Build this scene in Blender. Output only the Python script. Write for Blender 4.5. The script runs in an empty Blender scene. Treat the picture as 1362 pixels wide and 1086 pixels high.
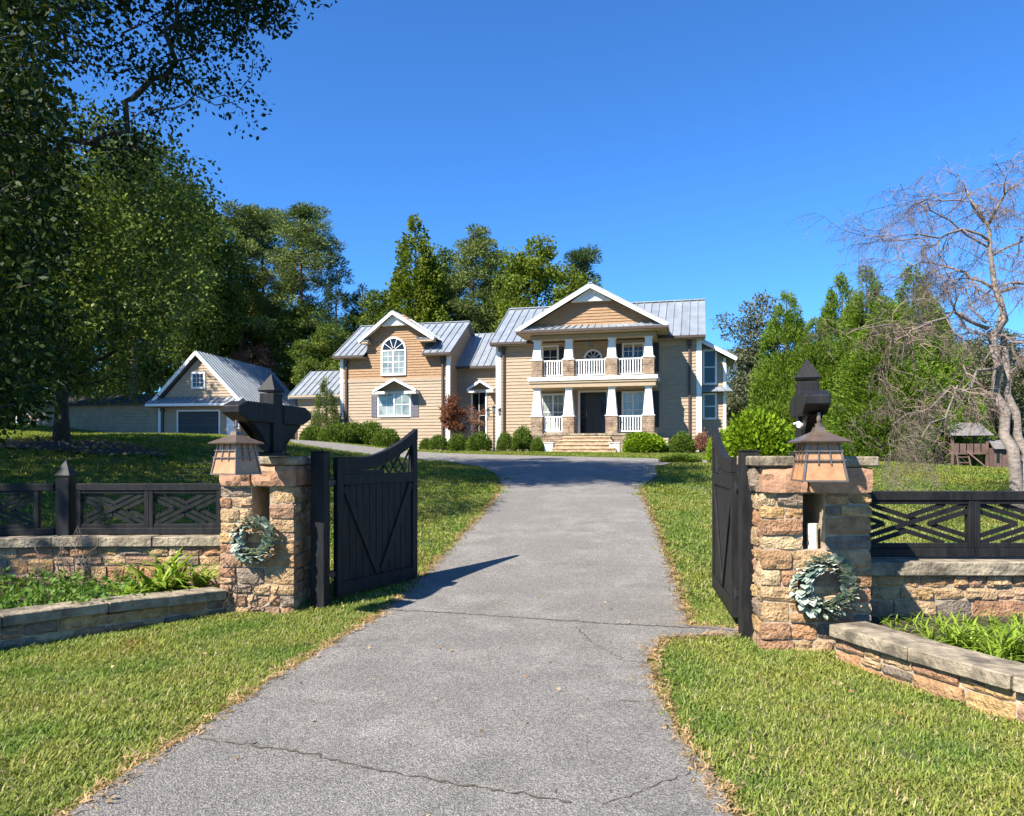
import bpy, bmesh, math, random
import numpy as np
from mathutils import Vector, Matrix, Euler
from mathutils.geometry import delaunay_2d_cdt
random.seed(7); RNG = np.random.default_rng(7)
R = math.radians
C = bpy.context.scene.collection
scn = bpy.context.scene

# ------------------------------------------------------------------ camera, sky, sun, exposure
F = 1000.0; CX, CY, EYE = 681.0, 608.0, 1.65     # focal length and principal point in photo pixels, eye height
cam_d = bpy.data.cameras.new('camera'); cam = bpy.data.objects.new('camera', cam_d); C.objects.link(cam)
cam.location = (0, 0, EYE); cam.rotation_euler = (R(90), 0, 0)
cam_d.sensor_width = 36; cam_d.lens = 36 * F / 1362; cam_d.shift_y = (CY - 543) / 1362
cam_d.clip_start = .05; cam_d.clip_end = 2000
scn.camera = cam
w = bpy.data.worlds.new('World'); scn.world = w; w.use_nodes = True
SUN_AZ = Vector((-.73, -.68)).normalized(); SUN_EL = R(44.5)
nt = w.node_tree; nt.nodes.clear()
sky = nt.nodes.new('ShaderNodeTexSky'); sky.sky_type = 'NISHITA'; sky.sun_disc = False
sky.sun_elevation = SUN_EL; sky.sun_rotation = math.atan2(SUN_AZ.x, SUN_AZ.y) % (2 * math.pi)
sky.air_density = 1.0; sky.dust_density = 0.15; sky.ozone_density = 3.0; sky.altitude = 300
bg = nt.nodes.new('ShaderNodeBackground'); bg.inputs[1].default_value = .062
out = nt.nodes.new('ShaderNodeOutputWorld')
tintn = nt.nodes.new('ShaderNodeMix'); tintn.data_type = 'RGBA'; tintn.blend_type = 'MULTIPLY'; tintn.inputs[0].default_value = 1; tintn.inputs[7].default_value = (.46, 1.0, 1.62, 1)
nt.links.new(sky.outputs[0], tintn.inputs[6]); nt.links.new(tintn.outputs[2], bg.inputs[0]); nt.links.new(bg.outputs[0], out.inputs[0])
sd = bpy.data.lights.new('sun', 'SUN'); sd.energy = 5.0; sd.angle = R(.55); sd.color = (1, .945, .85)
sun = bpy.data.objects.new('sun', sd); C.objects.link(sun)
sdir = Vector((SUN_AZ.x * math.cos(SUN_EL), SUN_AZ.y * math.cos(SUN_EL), math.sin(SUN_EL)))
sun.rotation_euler = sdir.to_track_quat('Z', 'Y').to_euler(); sun.location = (-20, -12, 25)
scn.view_settings.view_transform = 'Standard'; scn.view_settings.look = 'None'
scn.view_settings.exposure = 1.28; scn.view_settings.gamma = 1
scn.view_settings.use_curve_mapping = False

# ------------------------------------------------------------------ terrain height
_y = np.arange(-40, 400, .5)
_b = np.interp(_y, [-40, 0, 7, 8.5, 10, 12, 16, 20, 26, 30, 36, 40, 50, 70, 400],
               [0, 0, 0, .03, .12, .34, .68, 1.0, 1.4, 1.6, 1.85, 1.98, 2.1, 2.4, 4.5])
_k = np.array([1, 2, 3, 2, 1.]); _k /= _k.sum()
_b = np.convolve(np.pad(_b, 2, mode='edge'), _k, 'valid')
def ss(a, b, t):
    t = np.clip((t - a) / (b - a), 0, 1); return t * t * (3 - 2 * t)
def Hn(x, y):
    x = np.asarray(x, float); y = np.asarray(y, float)
    z = np.interp(y, _y, _b)
    z = z + 1.0 * ss(-3, -13, x) * ss(9, 20, y) * (1 - .5 * ss(25, 45, y))
    z = z + 1.3 * ss(-18, -36, x) * ss(25, 47, y)
    z = z - 1.45 * ss(9, 27, x) * ss(15, 44, y)
    return z
def H(x, y): return float(Hn(x, y))
def hit(px, py):
    kx, kz = (px - CX) / F, (CY - py) / F
    ys = np.arange(1.5, 60, .02); d = EYE + kz * ys - Hn(kx * ys, ys)
    i = int(np.argmax(d <= 0)); return (kx * ys[i], ys[i])
def PW(px, d): return (px - CX) / F * d
def PZ(py, d): return EYE + (CY - py) / F * d

# ------------------------------------------------------------------ materials
def newmat(name):
    m = bpy.data.materials.new(name); m.use_nodes = True
    n = m.node_tree.nodes; n.clear(); return m, n, m.node_tree.links
def ramp(n, stops, interp='LINEAR'):
    r = n.new('ShaderNodeValToRGB'); r.color_ramp.interpolation = interp
    e = r.color_ramp.elements
    while len(e) > 1: e.remove(e[-1])
    e[0].position = stops[0][0]; e[0].color = (*stops[0][1], 1)
    for p, c in stops[1:]:
        q = e.new(p); q.color = (*c, 1)
    return r
def sc(c, k): return tuple(min(1, v * k) for v in c)
def mat(name, c, rough=.7, metal=0, var=.2, scale=6, bump=.15, bscale=60, bdist=.01, objs=None, c2=None, coat=0, stretch=(1, 1, 1), stain=None, spec=.5):
    m, n, l = newmat(name)
    o = n.new('ShaderNodeOutputMaterial'); p = n.new('ShaderNodeBsdfPrincipled'); l.new(p.outputs[0], o.inputs[0])
    tc = n.new('ShaderNodeTexCoord'); g = n.new('ShaderNodeNewGeometry')
    mp = n.new('ShaderNodeMapping'); mp.inputs['Scale'].default_value = stretch; l.new(g.outputs['Position'], mp.inputs[0])
    no = n.new('ShaderNodeTexNoise'); no.inputs['Scale'].default_value = scale; no.inputs['Detail'].default_value = 8; no.inputs['Roughness'].default_value = .65
    l.new(mp.outputs[0], no.inputs['Vector'])
    r = ramp(n, [(.3, sc(c, 1 - var)), (.7, c2 if c2 else sc(c, 1 + var))]); l.new(no.outputs[0], r.inputs[0])
    col = r.outputs[0]
    if objs:
        oi = n.new('ShaderNodeObjectInfo')
        orr = ramp(n, [(i / len(objs), q) for i, q in enumerate(objs)], 'CONSTANT'); l.new(oi.outputs['Random'], orr.inputs[0])
        mx = n.new('ShaderNodeMix'); mx.data_type = 'RGBA'; mx.blend_type = 'MULTIPLY'; mx.inputs[0].default_value = 1
        l.new(orr.outputs[0], mx.inputs[6]); l.new(col, mx.inputs[7]); col = mx.outputs[2]
    if stain:
        n2 = n.new('ShaderNodeTexNoise'); n2.inputs['Scale'].default_value = stain[1]; n2.inputs['Detail'].default_value = 6
        l.new(mp.outputs[0], n2.inputs['Vector'])
        r2 = ramp(n, [(stain[2], (0, 0, 0)), (stain[2] + .18, (1, 1, 1))]); l.new(n2.outputs[0], r2.inputs[0])
        mx = n.new('ShaderNodeMix'); mx.data_type = 'RGBA'; l.new(r2.outputs[0], mx.inputs[0])
        l.new(col, mx.inputs[6]); mx.inputs[7].default_value = (*stain[0], 1); col = mx.outputs[2]
    l.new(col, p.inputs['Base Color'])
    p.inputs['Roughness'].default_value = rough; p.inputs['Metallic'].default_value = metal
    p.inputs['Specular IOR Level'].default_value = spec
    if bump:
        nb = n.new('ShaderNodeTexNoise'); nb.inputs['Scale'].default_value = bscale; nb.inputs['Detail'].default_value = 5
        l.new(mp.outputs[0], nb.inputs['Vector'])
        b = n.new('ShaderNodeBump'); b.inputs['Strength'].default_value = bump; b.inputs['Distance'].default_value = bdist
        l.new(nb.outputs[0], b.inputs['Height']); l.new(b.outputs[0], p.inputs['Normal'])
    return m
def leafmat(name, dark, light, trans=.35, rough=.55, big=None, patch=0):
    m, n, l = newmat(name)
    o = n.new('ShaderNodeOutputMaterial'); p = n.new('ShaderNodeBsdfPrincipled'); t = n.new('ShaderNodeBsdfTranslucent'); mx = n.new('ShaderNodeMixShader')
    a = n.new('ShaderNodeAttribute'); a.attribute_name = 'tint'
    st = [(0, dark), (.85, light)] + ([(1, big)] if big else [])
    r = ramp(n, st); l.new(a.outputs['Fac'], r.inputs[0])
    if patch:
        g = n.new('ShaderNodeNewGeometry'); f_ = None; no = n.new('ShaderNodeTexNoise'); no.inputs['Scale'].default_value = patch; no.inputs['Detail'].default_value = 6; l.new(g.outputs['Position'], no.inputs['Vector'])
        pr = ramp(n, [(.36, (.62, .80, .62)), (.5, (1, 1, 1)), (.66, (1.0, .92, .85)), (.74, (1, .78, .8))]); l.new(no.outputs[0], pr.inputs[0])
        px = n.new('ShaderNodeMix'); px.data_type = 'RGBA'; px.blend_type = 'MULTIPLY'; px.inputs[0].default_value = 1; l.new(r.outputs[0], px.inputs[6]); l.new(pr.outputs[0], px.inputs[7])
        class _O: outputs = {0: px.outputs[2]}
        r = _O
    l.new(r.outputs[0], p.inputs['Base Color']); p.inputs['Roughness'].default_value = rough; p.inputs['Specular IOR Level'].default_value = .12
    mc = n.new('ShaderNodeMix'); mc.data_type = 'RGBA'; mc.blend_type = 'MULTIPLY'; mc.inputs[0].default_value = 1
    l.new(r.outputs[0], mc.inputs[6]); mc.inputs[7].default_value = (1, 1, .45, 1)
    l.new(mc.outputs[2], t.inputs[0]); mx.inputs[0].default_value = trans
    l.new(p.outputs[0], mx.inputs[1]); l.new(t.outputs[0], mx.inputs[2]); l.new(mx.outputs[0], o.inputs[0]); return m

M = {}
M['lawn'] = mat('lawn soil and turf', (.075, .105, .022), .95, var=.5, scale=2.2, c2=(.115, .14, .03), bump=.6, bscale=70, bdist=.04)
M['asphalt'] = mat('aged asphalt', (.235, .22, .198), .95, var=.22, scale=2.2, c2=(.30, .28, .255), bump=1, bscale=120, bdist=.02, stain=((.215, .20, .182), .7, .45), spec=.15)
def speckle(m, sc_, lo, hi, gain):
    t = m.node_tree; n, l = t.nodes, t.links; p = [q for q in n if q.type == 'BSDF_PRINCIPLED'][0]; src = p.inputs['Base Color'].links[0].from_socket
    g = n.new('ShaderNodeNewGeometry'); v = n.new('ShaderNodeTexVoronoi'); v.inputs['Scale'].default_value = sc_; l.new(g.outputs['Position'], v.inputs['Vector'])
    r = ramp(n, [(0, (lo,) * 3), (.55, (1, 1, 1)), (1, (hi, hi * .985, hi * .95))]); sp = n.new('ShaderNodeSeparateColor'); l.new(v.outputs['Color'], sp.inputs[0]); l.new(sp.outputs[0], r.inputs[0])
    x = n.new('ShaderNodeMix'); x.data_type = 'RGBA'; x.blend_type = 'MULTIPLY'; x.inputs[0].default_value = gain; l.new(src, x.inputs[6]); l.new(r.outputs[0], x.inputs[7]); l.new(x.outputs[2], p.inputs['Base Color'])
speckle(M['asphalt'], 150, .48, 1.55, 1); speckle(M['asphalt'], 60, .82, 1.14, 1)
M['joint'] = mat('dirt filled joint', (.075, .058, .042), .95, var=.8, scale=60)
M['straw'] = mat('dry thatch', (.34, .22, .11), .9, var=.5, scale=30)
M['mortar'] = mat('mortar', (.36, .28, .19), .95, var=.3, scale=18, bump=.6, bscale=50)
STONES = [(.46, .32, .18), (.40, .225, .13), (.50, .34, .18), (.28, .215, .16), (.45, .25, .13), (.50, .32, .145), (.40, .24, .125), (.24, .19, .15), (.48, .32, .17), (.56, .41, .24), (.46, .30, .18), (.50, .34, .19), (.36, .22, .14), (.46, .28, .14)]
M['stone'] = mat('field stone', (.95, .93, .9), .9, var=.5, scale=11, c2=(1.15, 1.13, 1.1), bump=1, bscale=45, bdist=.03, objs=STONES, stain=((.17, .11, .07), 6, .60), spec=.2)
M['redstone'] = mat('red lintel stone', (.38, .205, .12), .9, var=.35, scale=8, bump=.7, bscale=30, bdist=.02)
M['cap'] = mat('weathered concrete cap', (.27, .22, .15), .92, var=.45, scale=7, bump=.9, bscale=22, bdist=.03, stain=((.10, .08, .055), 4.5, .47), stretch=(1, 1, 1))
M['black'] = mat('black painted timber', (.008, .008, .009), .55, spec=.2, var=.3, scale=16, c2=(.022, .021, .021), bump=.5, bscale=60, bdist=.004, stretch=(1, 1, .2))
M['copper'] = mat('aged copper', (.26, .20, .17), .42, metal=.7, var=.3, scale=12, bump=.1)
M['coppertin'] = mat('grey lantern roof', (.20, .145, .11), .42, metal=.6, var=.2, scale=12, bump=.1)
M['mica'] = mat('amber mica glass', (.42, .215, .10), .35, var=.25, scale=14, bump=.1)
M['siding'] = mat('tan lap siding', (.34, .255, .172), .8, var=.18, scale=3, bump=.1, bscale=50, stretch=(1, 1, 5))
M['shake'] = mat('cedar shingle siding', (.30, .18, .095), .85, var=.28, scale=5, bump=.3, bscale=30, stretch=(1, 1, 4))
M['shadesiding'] = mat('shade darkened tan siding', (.30, .215, .135), .85, var=.25, scale=2, bump=.2)  # darker copy of the tan siding, tree shade put into its colour
M['oldroof'] = mat('dark shingle roof', (.05, .045, .04), .9, var=.4, scale=4)
M['white'] = mat('white trim paint', (.74, .72, .68), .6, var=.06, scale=3, bump=.05)
M['roof'] = mat('galvanised standing seam', (.29, .315, .335), .45, metal=.3, var=.2, scale=1.6, bump=.06, bscale=8, objs=[(.9, .9, .9), (1, 1, 1), (.95, .96, .97), (1, .98, .97)])
M['brown'] = mat('brown gutter metal', (.055, .032, .022), .5, var=.2)
M['soffit'] = mat('tan soffit', (.36, .27, .17), .8, var=.1)
M['shutdark'] = mat('black shutter', (.016, .015, .017), .55, var=.2)
M['shutgrey'] = mat('grey shutter', (.13, .125, .15), .6, var=.2)
M['doorwood'] = mat('dark stained door', (.03, .017, .012), .4, var=.4, scale=4)
M['glass'] = mat('window glass with sheer curtain', (.16, .20, .185), .06, var=.5, scale=1.4, c2=(.34, .38, .34), bump=0, spec=.9)
M['glassdark'] = mat('dark window glass', (.010, .011, .014), .08, var=.5, scale=1, bump=0, spec=.45)
M['steps'] = mat('flagstone steps', (.50, .36, .21), .85, var=.4, scale=6, bump=.5)
M['garage_door'] = mat('grey garage door', (.026, .026, .030), .6, var=.15, scale=3)
M['bark'] = mat('dark bark', (.055, .04, .03), .95, var=.45, scale=14, bump=1, bscale=30, bdist=.05, stretch=(1, 1, .3))
M['pinebark'] = mat('pine bark', (.12, .075, .052), .95, var=.45, scale=6, bump=1, bscale=12, bdist=.06, stretch=(1, 1, .3))
M['birchbark'] = mat('pale birch bark', (.20, .16, .13), .9, var=.4, scale=9, c2=(.33, .27, .23), bump=.6, bscale=18, bdist=.02, stretch=(1, 1, 2.5), stain=((.09, .06, .05), 7, .60))
M['twig'] = mat('bare twig', (.15, .10, .08), .9, var=.3, scale=6, c2=(.28, .20, .15), bump=0)
M['wood'] = mat('weathered play set timber', (.115, .07, .055), .9, var=.35, scale=4, bump=.3)
M['shingle'] = mat('weathered shingle', (.15, .135, .125), .9, var=.3, scale=3)
M['mulch'] = mat('dark mulch', (.05, .032, .022), .98, var=.6, scale=22, bump=1, bscale=40, bdist=.05)
M['pvc'] = mat('ivory cylinder', (.72, .66, .50), .5, var=.05)
M['iron'] = mat('black iron', (.02, .02, .022), .4, var=.2)
M['lampglass'] = mat('frosted lamp glass', (.16, .16, .15), .2, var=.1)
M['limb'] = mat('brown grey limb bark', (.15, .115, .095), .9, var=.35, scale=12, c2=(.26, .21, .17), bump=.3)
L = {}
L['oak'] = leafmat('dark oak leaves', (.008, .020, .004), (.036, .058, .010), .22, .5, (.13, .12, .02))
L['maple'] = leafmat('mid green leaves', (.035, .075, .013), (.20, .25, .05), .3, .42)
L['poplar'] = leafmat('yellow green leaves', (.065, .11, .014), (.22, .26, .03), .38)
L['pine'] = leafmat('pine needles', (.055, .092, .024), (.20, .235, .065), .2)
L['cedar'] = leafmat('dark cedar', (.022, .050, .018), (.075, .11, .035), .2)
L['cypress'] = leafmat('bright cypress sprays', (.055, .12, .014), (.22, .31, .035), .38)
L['grey'] = leafmat('dull olive leaves', (.06, .075, .04), (.18, .185, .10), .25)
L['box'] = leafmat('boxwood leaves', (.04, .08, .012), (.15, .21, .03), .3)
L['gold'] = leafmat('bright shrub leaves', (.08, .16, .008), (.26, .36, .02), .35)
L['red'] = leafmat('red maple leaves', (.10, .03, .018), (.26, .10, .05), .3)
L['pink'] = leafmat('rusty pink leaves', (.16, .07, .045), (.36, .18, .12), .3)
L['wreath'] = leafmat('grey green lambs ear', (.10, .155, .115), (.50, .54, .44), .15, .85)
L['strap'] = leafmat('strap leaves', (.09, .17, .012), (.30, .40, .05), .35)
L['cover'] = leafmat('ground cover leaves', (.05, .12, .02), (.17, .27, .05), .35)
L['grass'] = leafmat('grass blades', (.10, .15, .022), (.34, .37, .085), .3, .7, (.46, .38, .20), patch=1.3)
L['dry'] = leafmat('dry leaves and straw', (.20, .10, .04), (.46, .32, .16), .2)

# ------------------------------------------------------------------ mesh helpers
def link(o, parent=None):
    C.objects.link(o)
    if parent is not None: o.parent = parent
    return o
class MB:
    def __init__(s): s.v = []; s.f = []
    def add(s, vs, fs):
        k = len(s.v); s.v += [tuple(v) for v in vs]; s.f += [tuple(i + k for i in f) for f in fs]; return s
    def box(s, c, d, rot=None, taper=1.0):
        x, y, z = d[0] / 2, d[1] / 2, d[2] / 2
        vs = [Vector((a * x * (taper if q > 0 else 1), b * y * (taper if q > 0 else 1), q * z)) for q in (-1, 1) for b in (-1, 1) for a in (-1, 1)]
        if rot is not None: vs = [rot @ v for v in vs]
        return s.add([v + Vector(c) for v in vs], [(0, 2, 3, 1), (4, 5, 7, 6), (0, 1, 5, 4), (2, 6, 7, 3), (0, 4, 6, 2), (1, 3, 7, 5)])
    def b6(s, x0, x1, y0, y1, z0, z1): return s.box(((x0 + x1) / 2, (y0 + y1) / 2, (z0 + z1) / 2), (abs(x1 - x0), abs(y1 - y0), abs(z1 - z0)))
    def prism(s, pts, vec):
        n = len(pts); vec = Vector(vec); a = [Vector(p) for p in pts]
        return s.add(a + [p + vec for p in a], [tuple(range(n))[::-1], tuple(range(n, 2 * n))] + [(i, (i + 1) % n, (i + 1) % n + n, i + n) for i in range(n)])
    def bar(s, p0, p1, wdt, dep, up=(0, 1, 0)):
        p0, p1 = Vector(p0), Vector(p1); t = (p1 - p0).normalized(); u = Vector(up); sd_ = t.cross(u).normalized() * wdt / 2; u = sd_.cross(t).normalized() * dep / 2
        vs = [p0 - sd_ - u, p0 + sd_ - u, p0 + sd_ + u, p0 - sd_ + u]; vs += [v + (p1 - p0) for v in vs]
        return s.add(vs, [(0, 1, 2, 3), (7, 6, 5, 4), (0, 4, 5, 1), (1, 5, 6, 2), (2, 6, 7, 3), (3, 7, 4, 0)])
    def tube(s, pts, rad, n=6):
        pts = [Vector(p) for p in pts]; k = len(s.v)
        if not hasattr(rad, '__len__'): rad = [rad] * len(pts)
        for i, p in enumerate(pts):
            t = (pts[min(i + 1, len(pts) - 1)] - pts[max(i - 1, 0)])
            t = t.normalized() if t.length > 1e-9 else Vector((0, 0, 1))
            a = t.cross(Vector((.3, .9, .1))); a = a.normalized() if a.length > 1e-3 else Vector((1, 0, 0)); b = t.cross(a)
            for j in range(n):
                q = 2 * math.pi * j / n; s.v.append(tuple(p + (a * math.cos(q) + b * math.sin(q)) * rad[i]))
        for i in range(len(pts) - 1):
            for j in range(n):
                s.f.append((k + i * n + j, k + i * n + (j + 1) % n, k + (i + 1) * n + (j + 1) % n, k + (i + 1) * n + j))
        s.f.append(tuple(k + j for j in range(n))[::-1]); s.f.append(tuple(k + (len(pts) - 1) * n + j for j in range(n)))
        return s
    def pyr(s, c, wx, wy, h):
        x, y, z = c; return s.add([(x - wx, y - wy, z), (x + wx, y - wy, z), (x + wx, y + wy, z), (x - wx, y + wy, z), (x, y, z + h)], [(3, 2, 1, 0), (0, 1, 4), (1, 2, 4), (2, 3, 4), (3, 0, 4)])
    def build(s, name, m, parent=None, smooth=False, bev=0, kind=None):
        me = bpy.data.meshes.new(name); me.from_pydata(s.v, [], s.f); me.update()
        bm = bmesh.new(); bm.from_mesh(me); bmesh.ops.recalc_face_normals(bm, faces=bm.faces); bm.to_mesh(me); bm.free()
        me.materials.append(m)
        if smooth: me.shade_smooth()
        o = link(bpy.data.objects.new(name, me), parent)
        if bev:
            b = o.modifiers.new('bevel', 'BEVEL'); b.width = bev; b.segments = 1; b.limit_method = 'ANGLE'
        if kind: o['kind'] = kind
        return o
def thing(name, label, cat, loc=(0, 0, 0), rz=0, group=None):
    o = bpy.data.objects.new(name, None); C.objects.link(o); o.empty_display_size = .2
    o.location = loc; o.rotation_euler = (0, 0, rz); return tag(o, label, cat, group)
def tag(o, label, cat, group=None, kind=None):
    o['label'] = label; o['category'] = cat
    if group: o['group'] = group
    if kind: o['kind'] = kind
    return o
def inst(src, name, parent, loc, rz=0, scale=(1, 1, 1), ry=0):
    o = bpy.data.objects.new(name, src); link(o, parent); o.location = loc; o.rotation_euler = (0, ry, rz); o.scale = scale; return o
def qmesh(name, V, nper, m, tint=None):
    """V: (N*nper,3) vertices of N polygons with nper corners each"""
    n = len(V); me = bpy.data.meshes.new(name); me.vertices.add(n); me.vertices.foreach_set('co', np.ascontiguousarray(V, dtype=np.float32).ravel())
    me.loops.add(n); me.loops.foreach_set('vertex_index', np.arange(n, dtype=np.int32))
    me.polygons.add(n // nper); me.polygons.foreach_set('loop_start', np.arange(0, n, nper, dtype=np.int32))
    me.update(calc_edges=True)
    if tint is not None:
        a = me.attributes.new('tint', 'FLOAT', 'POINT'); a.data.foreach_set('value', np.repeat(tint, nper).astype(np.float32))
    me.materials.append(m); return me
def unit(a): return a / np.maximum(np.linalg.norm(a, axis=-1, keepdims=True), 1e-9)
def leafquads(P, L_, W_, direction=None, spread=1.0, rng=RNG, droop=0.0):
    """diamond leaves at points P, length L_, width W_"""
    n = len(P); d = rng.normal(size=(n, 3))
    if direction is not None: d = unit(direction) + spread * unit(d)
    d[:, 2] -= droop; d = unit(d)
    s = unit(np.cross(d, rng.normal(size=(n, 3)))); nn = np.cross(d, s)
    L_ = (np.asarray(L_) * rng.uniform(.65, 1.25, n))[:, None]; W_ = (np.asarray(W_) * rng.uniform(.65, 1.25, n))[:, None]
    mid = P + d * L_ * .45 + nn * W_ * .12
    return np.stack([P, mid + s * W_ * .5, P + d * L_, mid - s * W_ * .5], 1).reshape(-1, 3)
def clusters_pts(cs, rr, n, rng=RNG, flat=1.0):
    """n points in each ball (centre cs, radius rr), denser near the surface"""
    N = len(cs); u = unit(rng.normal(size=(N, n, 3))); r = rng.uniform(.15, 1, (N, n, 1)) ** .6
    off = u * r * np.asarray(rr).reshape(-1, 1, 1); off[..., 2] *= flat
    return (np.asarray(cs)[:, None, :] + off).reshape(-1, 3), off.reshape(-1, 3)

def skeleton(trunk, targets, tip=.012, sag=.1, power=.5, rng=RNG, trunk_r=None, nseg=4, wob=.08, sides=6, rmin=.008):
    """trunk: polyline of base nodes; each target joins the nearest node with a bent branch. Returns MB."""
    nodes = [np.array(p, float) for p in trunk]; par = [-1] + list(range(len(trunk) - 1)); fixed = len(trunk)
    dist = list(np.cumsum([0] + [np.linalg.norm(nodes[i + 1] - nodes[i]) for i in range(fixed - 1)]))
    T = sorted([np.array(t, float) for t in targets], key=lambda t: min(np.linalg.norm(t - q) for q in nodes[1:fixed]))
    usable0 = max(1, fixed // 3)
    for t in T:
        A = np.array(nodes[usable0:]); D = np.array(dist[usable0:])
        i = int(np.argmin(np.linalg.norm(A - t, axis=1) * 1.0 + .18 * D + 1.2 * np.maximum(0, A[:, 2] - t[2]))) + usable0
        p0 = nodes[i]; ln = np.linalg.norm(t - p0); k = max(2, min(nseg, int(ln / .4) + 1)); prev = i
        for j in range(1, k + 1):
            s_ = j / k; q = p0 + (t - p0) * s_ + rng.normal(size=3) * ln * wob * math.sin(math.pi * s_); q[2] += sag * ln * math.sin(math.pi * s_)
            nodes.append(q); par.append(prev); dist.append(dist[prev] + ln / k); prev = len(nodes) - 1
    cnt = np.zeros(len(nodes)); haschild = set(par)
    for i in range(len(nodes) - 1, -1, -1):
        if i not in haschild: cnt[i] = 1
        if par[i] >= 0: cnt[par[i]] += max(cnt[i], 1)
    rad = np.maximum(tip * cnt ** power, rmin)
    if trunk_r is not None:
        for i in range(fixed): rad[i] = max(rad[i], trunk_r * (1 - .75 * i / max(1, fixed - 1)))
        rad = np.minimum(rad, trunk_r)
        rad[0] = trunk_r * 1.35
    child = {}
    for i, p in enumerate(par): child.setdefault(p, []).append(i)
    mb = MB()
    starts = [(-1, 0)]
    while starts:
        p, i = starts.pop(); chain = ([p] if p >= 0 else []) + [i]
        while i in child:
            c = sorted(child[i], key=lambda q: -rad[q]); starts += [(i, q) for q in c[1:]]; i = c[0]; chain.append(i)
        rs = [rad[q] for q in chain]
        if p >= 0: rs[0] = min(rad[p] * .8, rs[1] * 1.25)
        mb.tube([nodes[q] for q in chain], rs, sides if rs[min(1, len(rs) - 1)] > .04 else 4)
    return mb

# ------------------------------------------------------------------ ground and drive
xs = np.concatenate([np.arange(-260, -40, 10), np.arange(-40, -12, 1.0), np.arange(-12, 12, .5), np.arange(12, 45, 1.0), np.arange(45, 261, 10)])
ys = np.concatenate([np.arange(-40, 0, 5), np.arange(0, 16, .5), np.arange(16, 60, 1.0), np.arange(60, 400, 10)])
gx, gy = np.meshgrid(xs, ys); gz = Hn(gx, gy); nx_, ny_ = len(xs), len(ys)
V = np.stack([gx, gy, gz], -1).reshape(-1, 3)
me = bpy.data.meshes.new('ground'); me.from_pydata(V.tolist(), [], [(j * nx_ + i, j * nx_ + i + 1, (j + 1) * nx_ + i + 1, (j + 1) * nx_ + i) for j in range(ny_ - 1) for i in range(nx_ - 1)])
me.shade_smooth(); me.materials.append(M['lawn']); ground = link(bpy.data.objects.new('ground', me)); ground['kind'] = 'structure'; ground['label'] = 'sloping lawn ground around the drive'

leftE = [hit(*p) for p in [(265, 975), (365, 905), (440, 862), (515, 814), (556, 775), (600, 730), (635, 693), (655, 670), (664, 655), (667, 646)]]
rightE = [hit(*p) for p in [(851, 650), (859, 672), (868, 692), (879, 722), (890, 758), (905, 800), (916, 836), (992, 841), (990, 850), (930, 850), (878, 853), (867, 872), (868, 900), (893, 966)]]
leftE = [hit(100, 1086), hit(170, 1034)] + leftE
drive_poly = [(-2.3, 1.0)] + leftE + [(-.5, 22.2), (-1.1, 24.6), (-2.4, 27), (-4.5, 28.9), (-8, 30), (-14, 33), (-20, 37), (-24, 41), (-23, 47.7), (-17, 47.7), (-13.2, 43.2), (-11.2, 40), (-8, 37.4), (-4, 35.5), (-1.2, 33.2), (1.2, 31.6), (4.5, 29.8), (8, 27.6), (12, 26.4), (12, 25.2), (8, 26.0), (5.6, 26.3), (4.7, 24.6), (4.1, 21.2)] + rightE + [(1.0, 3.4), (1.05, 1.0)]
def refine(poly, step, jit, closed=True):
    o = []
    n = len(poly)
    for i in range(n if closed else n - 1):
        a, b = np.array(poly[i]), np.array(poly[(i + 1) % n]); k = max(1, int(np.linalg.norm(b - a) / step))
        nrm = np.array([-(b - a)[1], (b - a)[0]]) / max(np.linalg.norm(b - a), 1e-6)
        for j in range(k): o.append(tuple(a + (b - a) * j / k + nrm * RNG.normal() * jit * (1 if j else .3)))
    if not closed: o.append(tuple(poly[-1]))
    return o
drive_out = refine(drive_poly, .22, .018)
def inpoly(x, y, poly):
    x = np.asarray(x, float); y = np.asarray(y, float); r = np.zeros(x.shape, bool); n = len(poly)
    for i in range(n):
        x0, y0 = poly[i]; x1, y1 = poly[(i + 1) % n]
        if y0 == y1: continue
        c = ((y0 > y) != (y1 > y)) & (x < (x1 - x0) * (y - y0) / (y1 - y0) + x0); r ^= c
    return r
def draped(name, poly, m, step, off, z=None, parent=None):
    a = np.array(poly); X, Y = np.meshgrid(np.arange(a[:, 0].min() + step / 2, a[:, 0].max(), step), np.arange(a[:, 1].min() + step / 2, a[:, 1].max(), step))
    k = inpoly(X, Y, poly); pts = [Vector(p) for p in poly] + [Vector((float(p), float(q))) for p, q in zip(X[k], Y[k])]
    n = len(poly); res = delaunay_2d_cdt(pts, [(i, (i + 1) % n) for i in range(n)], [list(range(n))], 1, 1e-4)
    vs = [(p.x, p.y, (H(p.x, p.y) if z is None else z) + off) for p in res[0]]
    me = bpy.data.meshes.new(name); me.from_pydata(vs, [], [tuple(f) for f in res[2]]); me.update()
    bm = bmesh.new(); bm.from_mesh(me)
    for f in bm.faces:
        if f.normal.z < 0: f.normal_flip()
    bm.to_mesh(me); bm.free(); me.shade_smooth()
    me.materials.append(m); o = link(bpy.data.objects.new(name, me), parent); return o
drive = draped('driveway', drive_out, M['asphalt'], .5, .03); drive['kind'] = 'structure'; drive['label'] = 'aged grey asphalt driveway running from the gates to the house'
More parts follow.
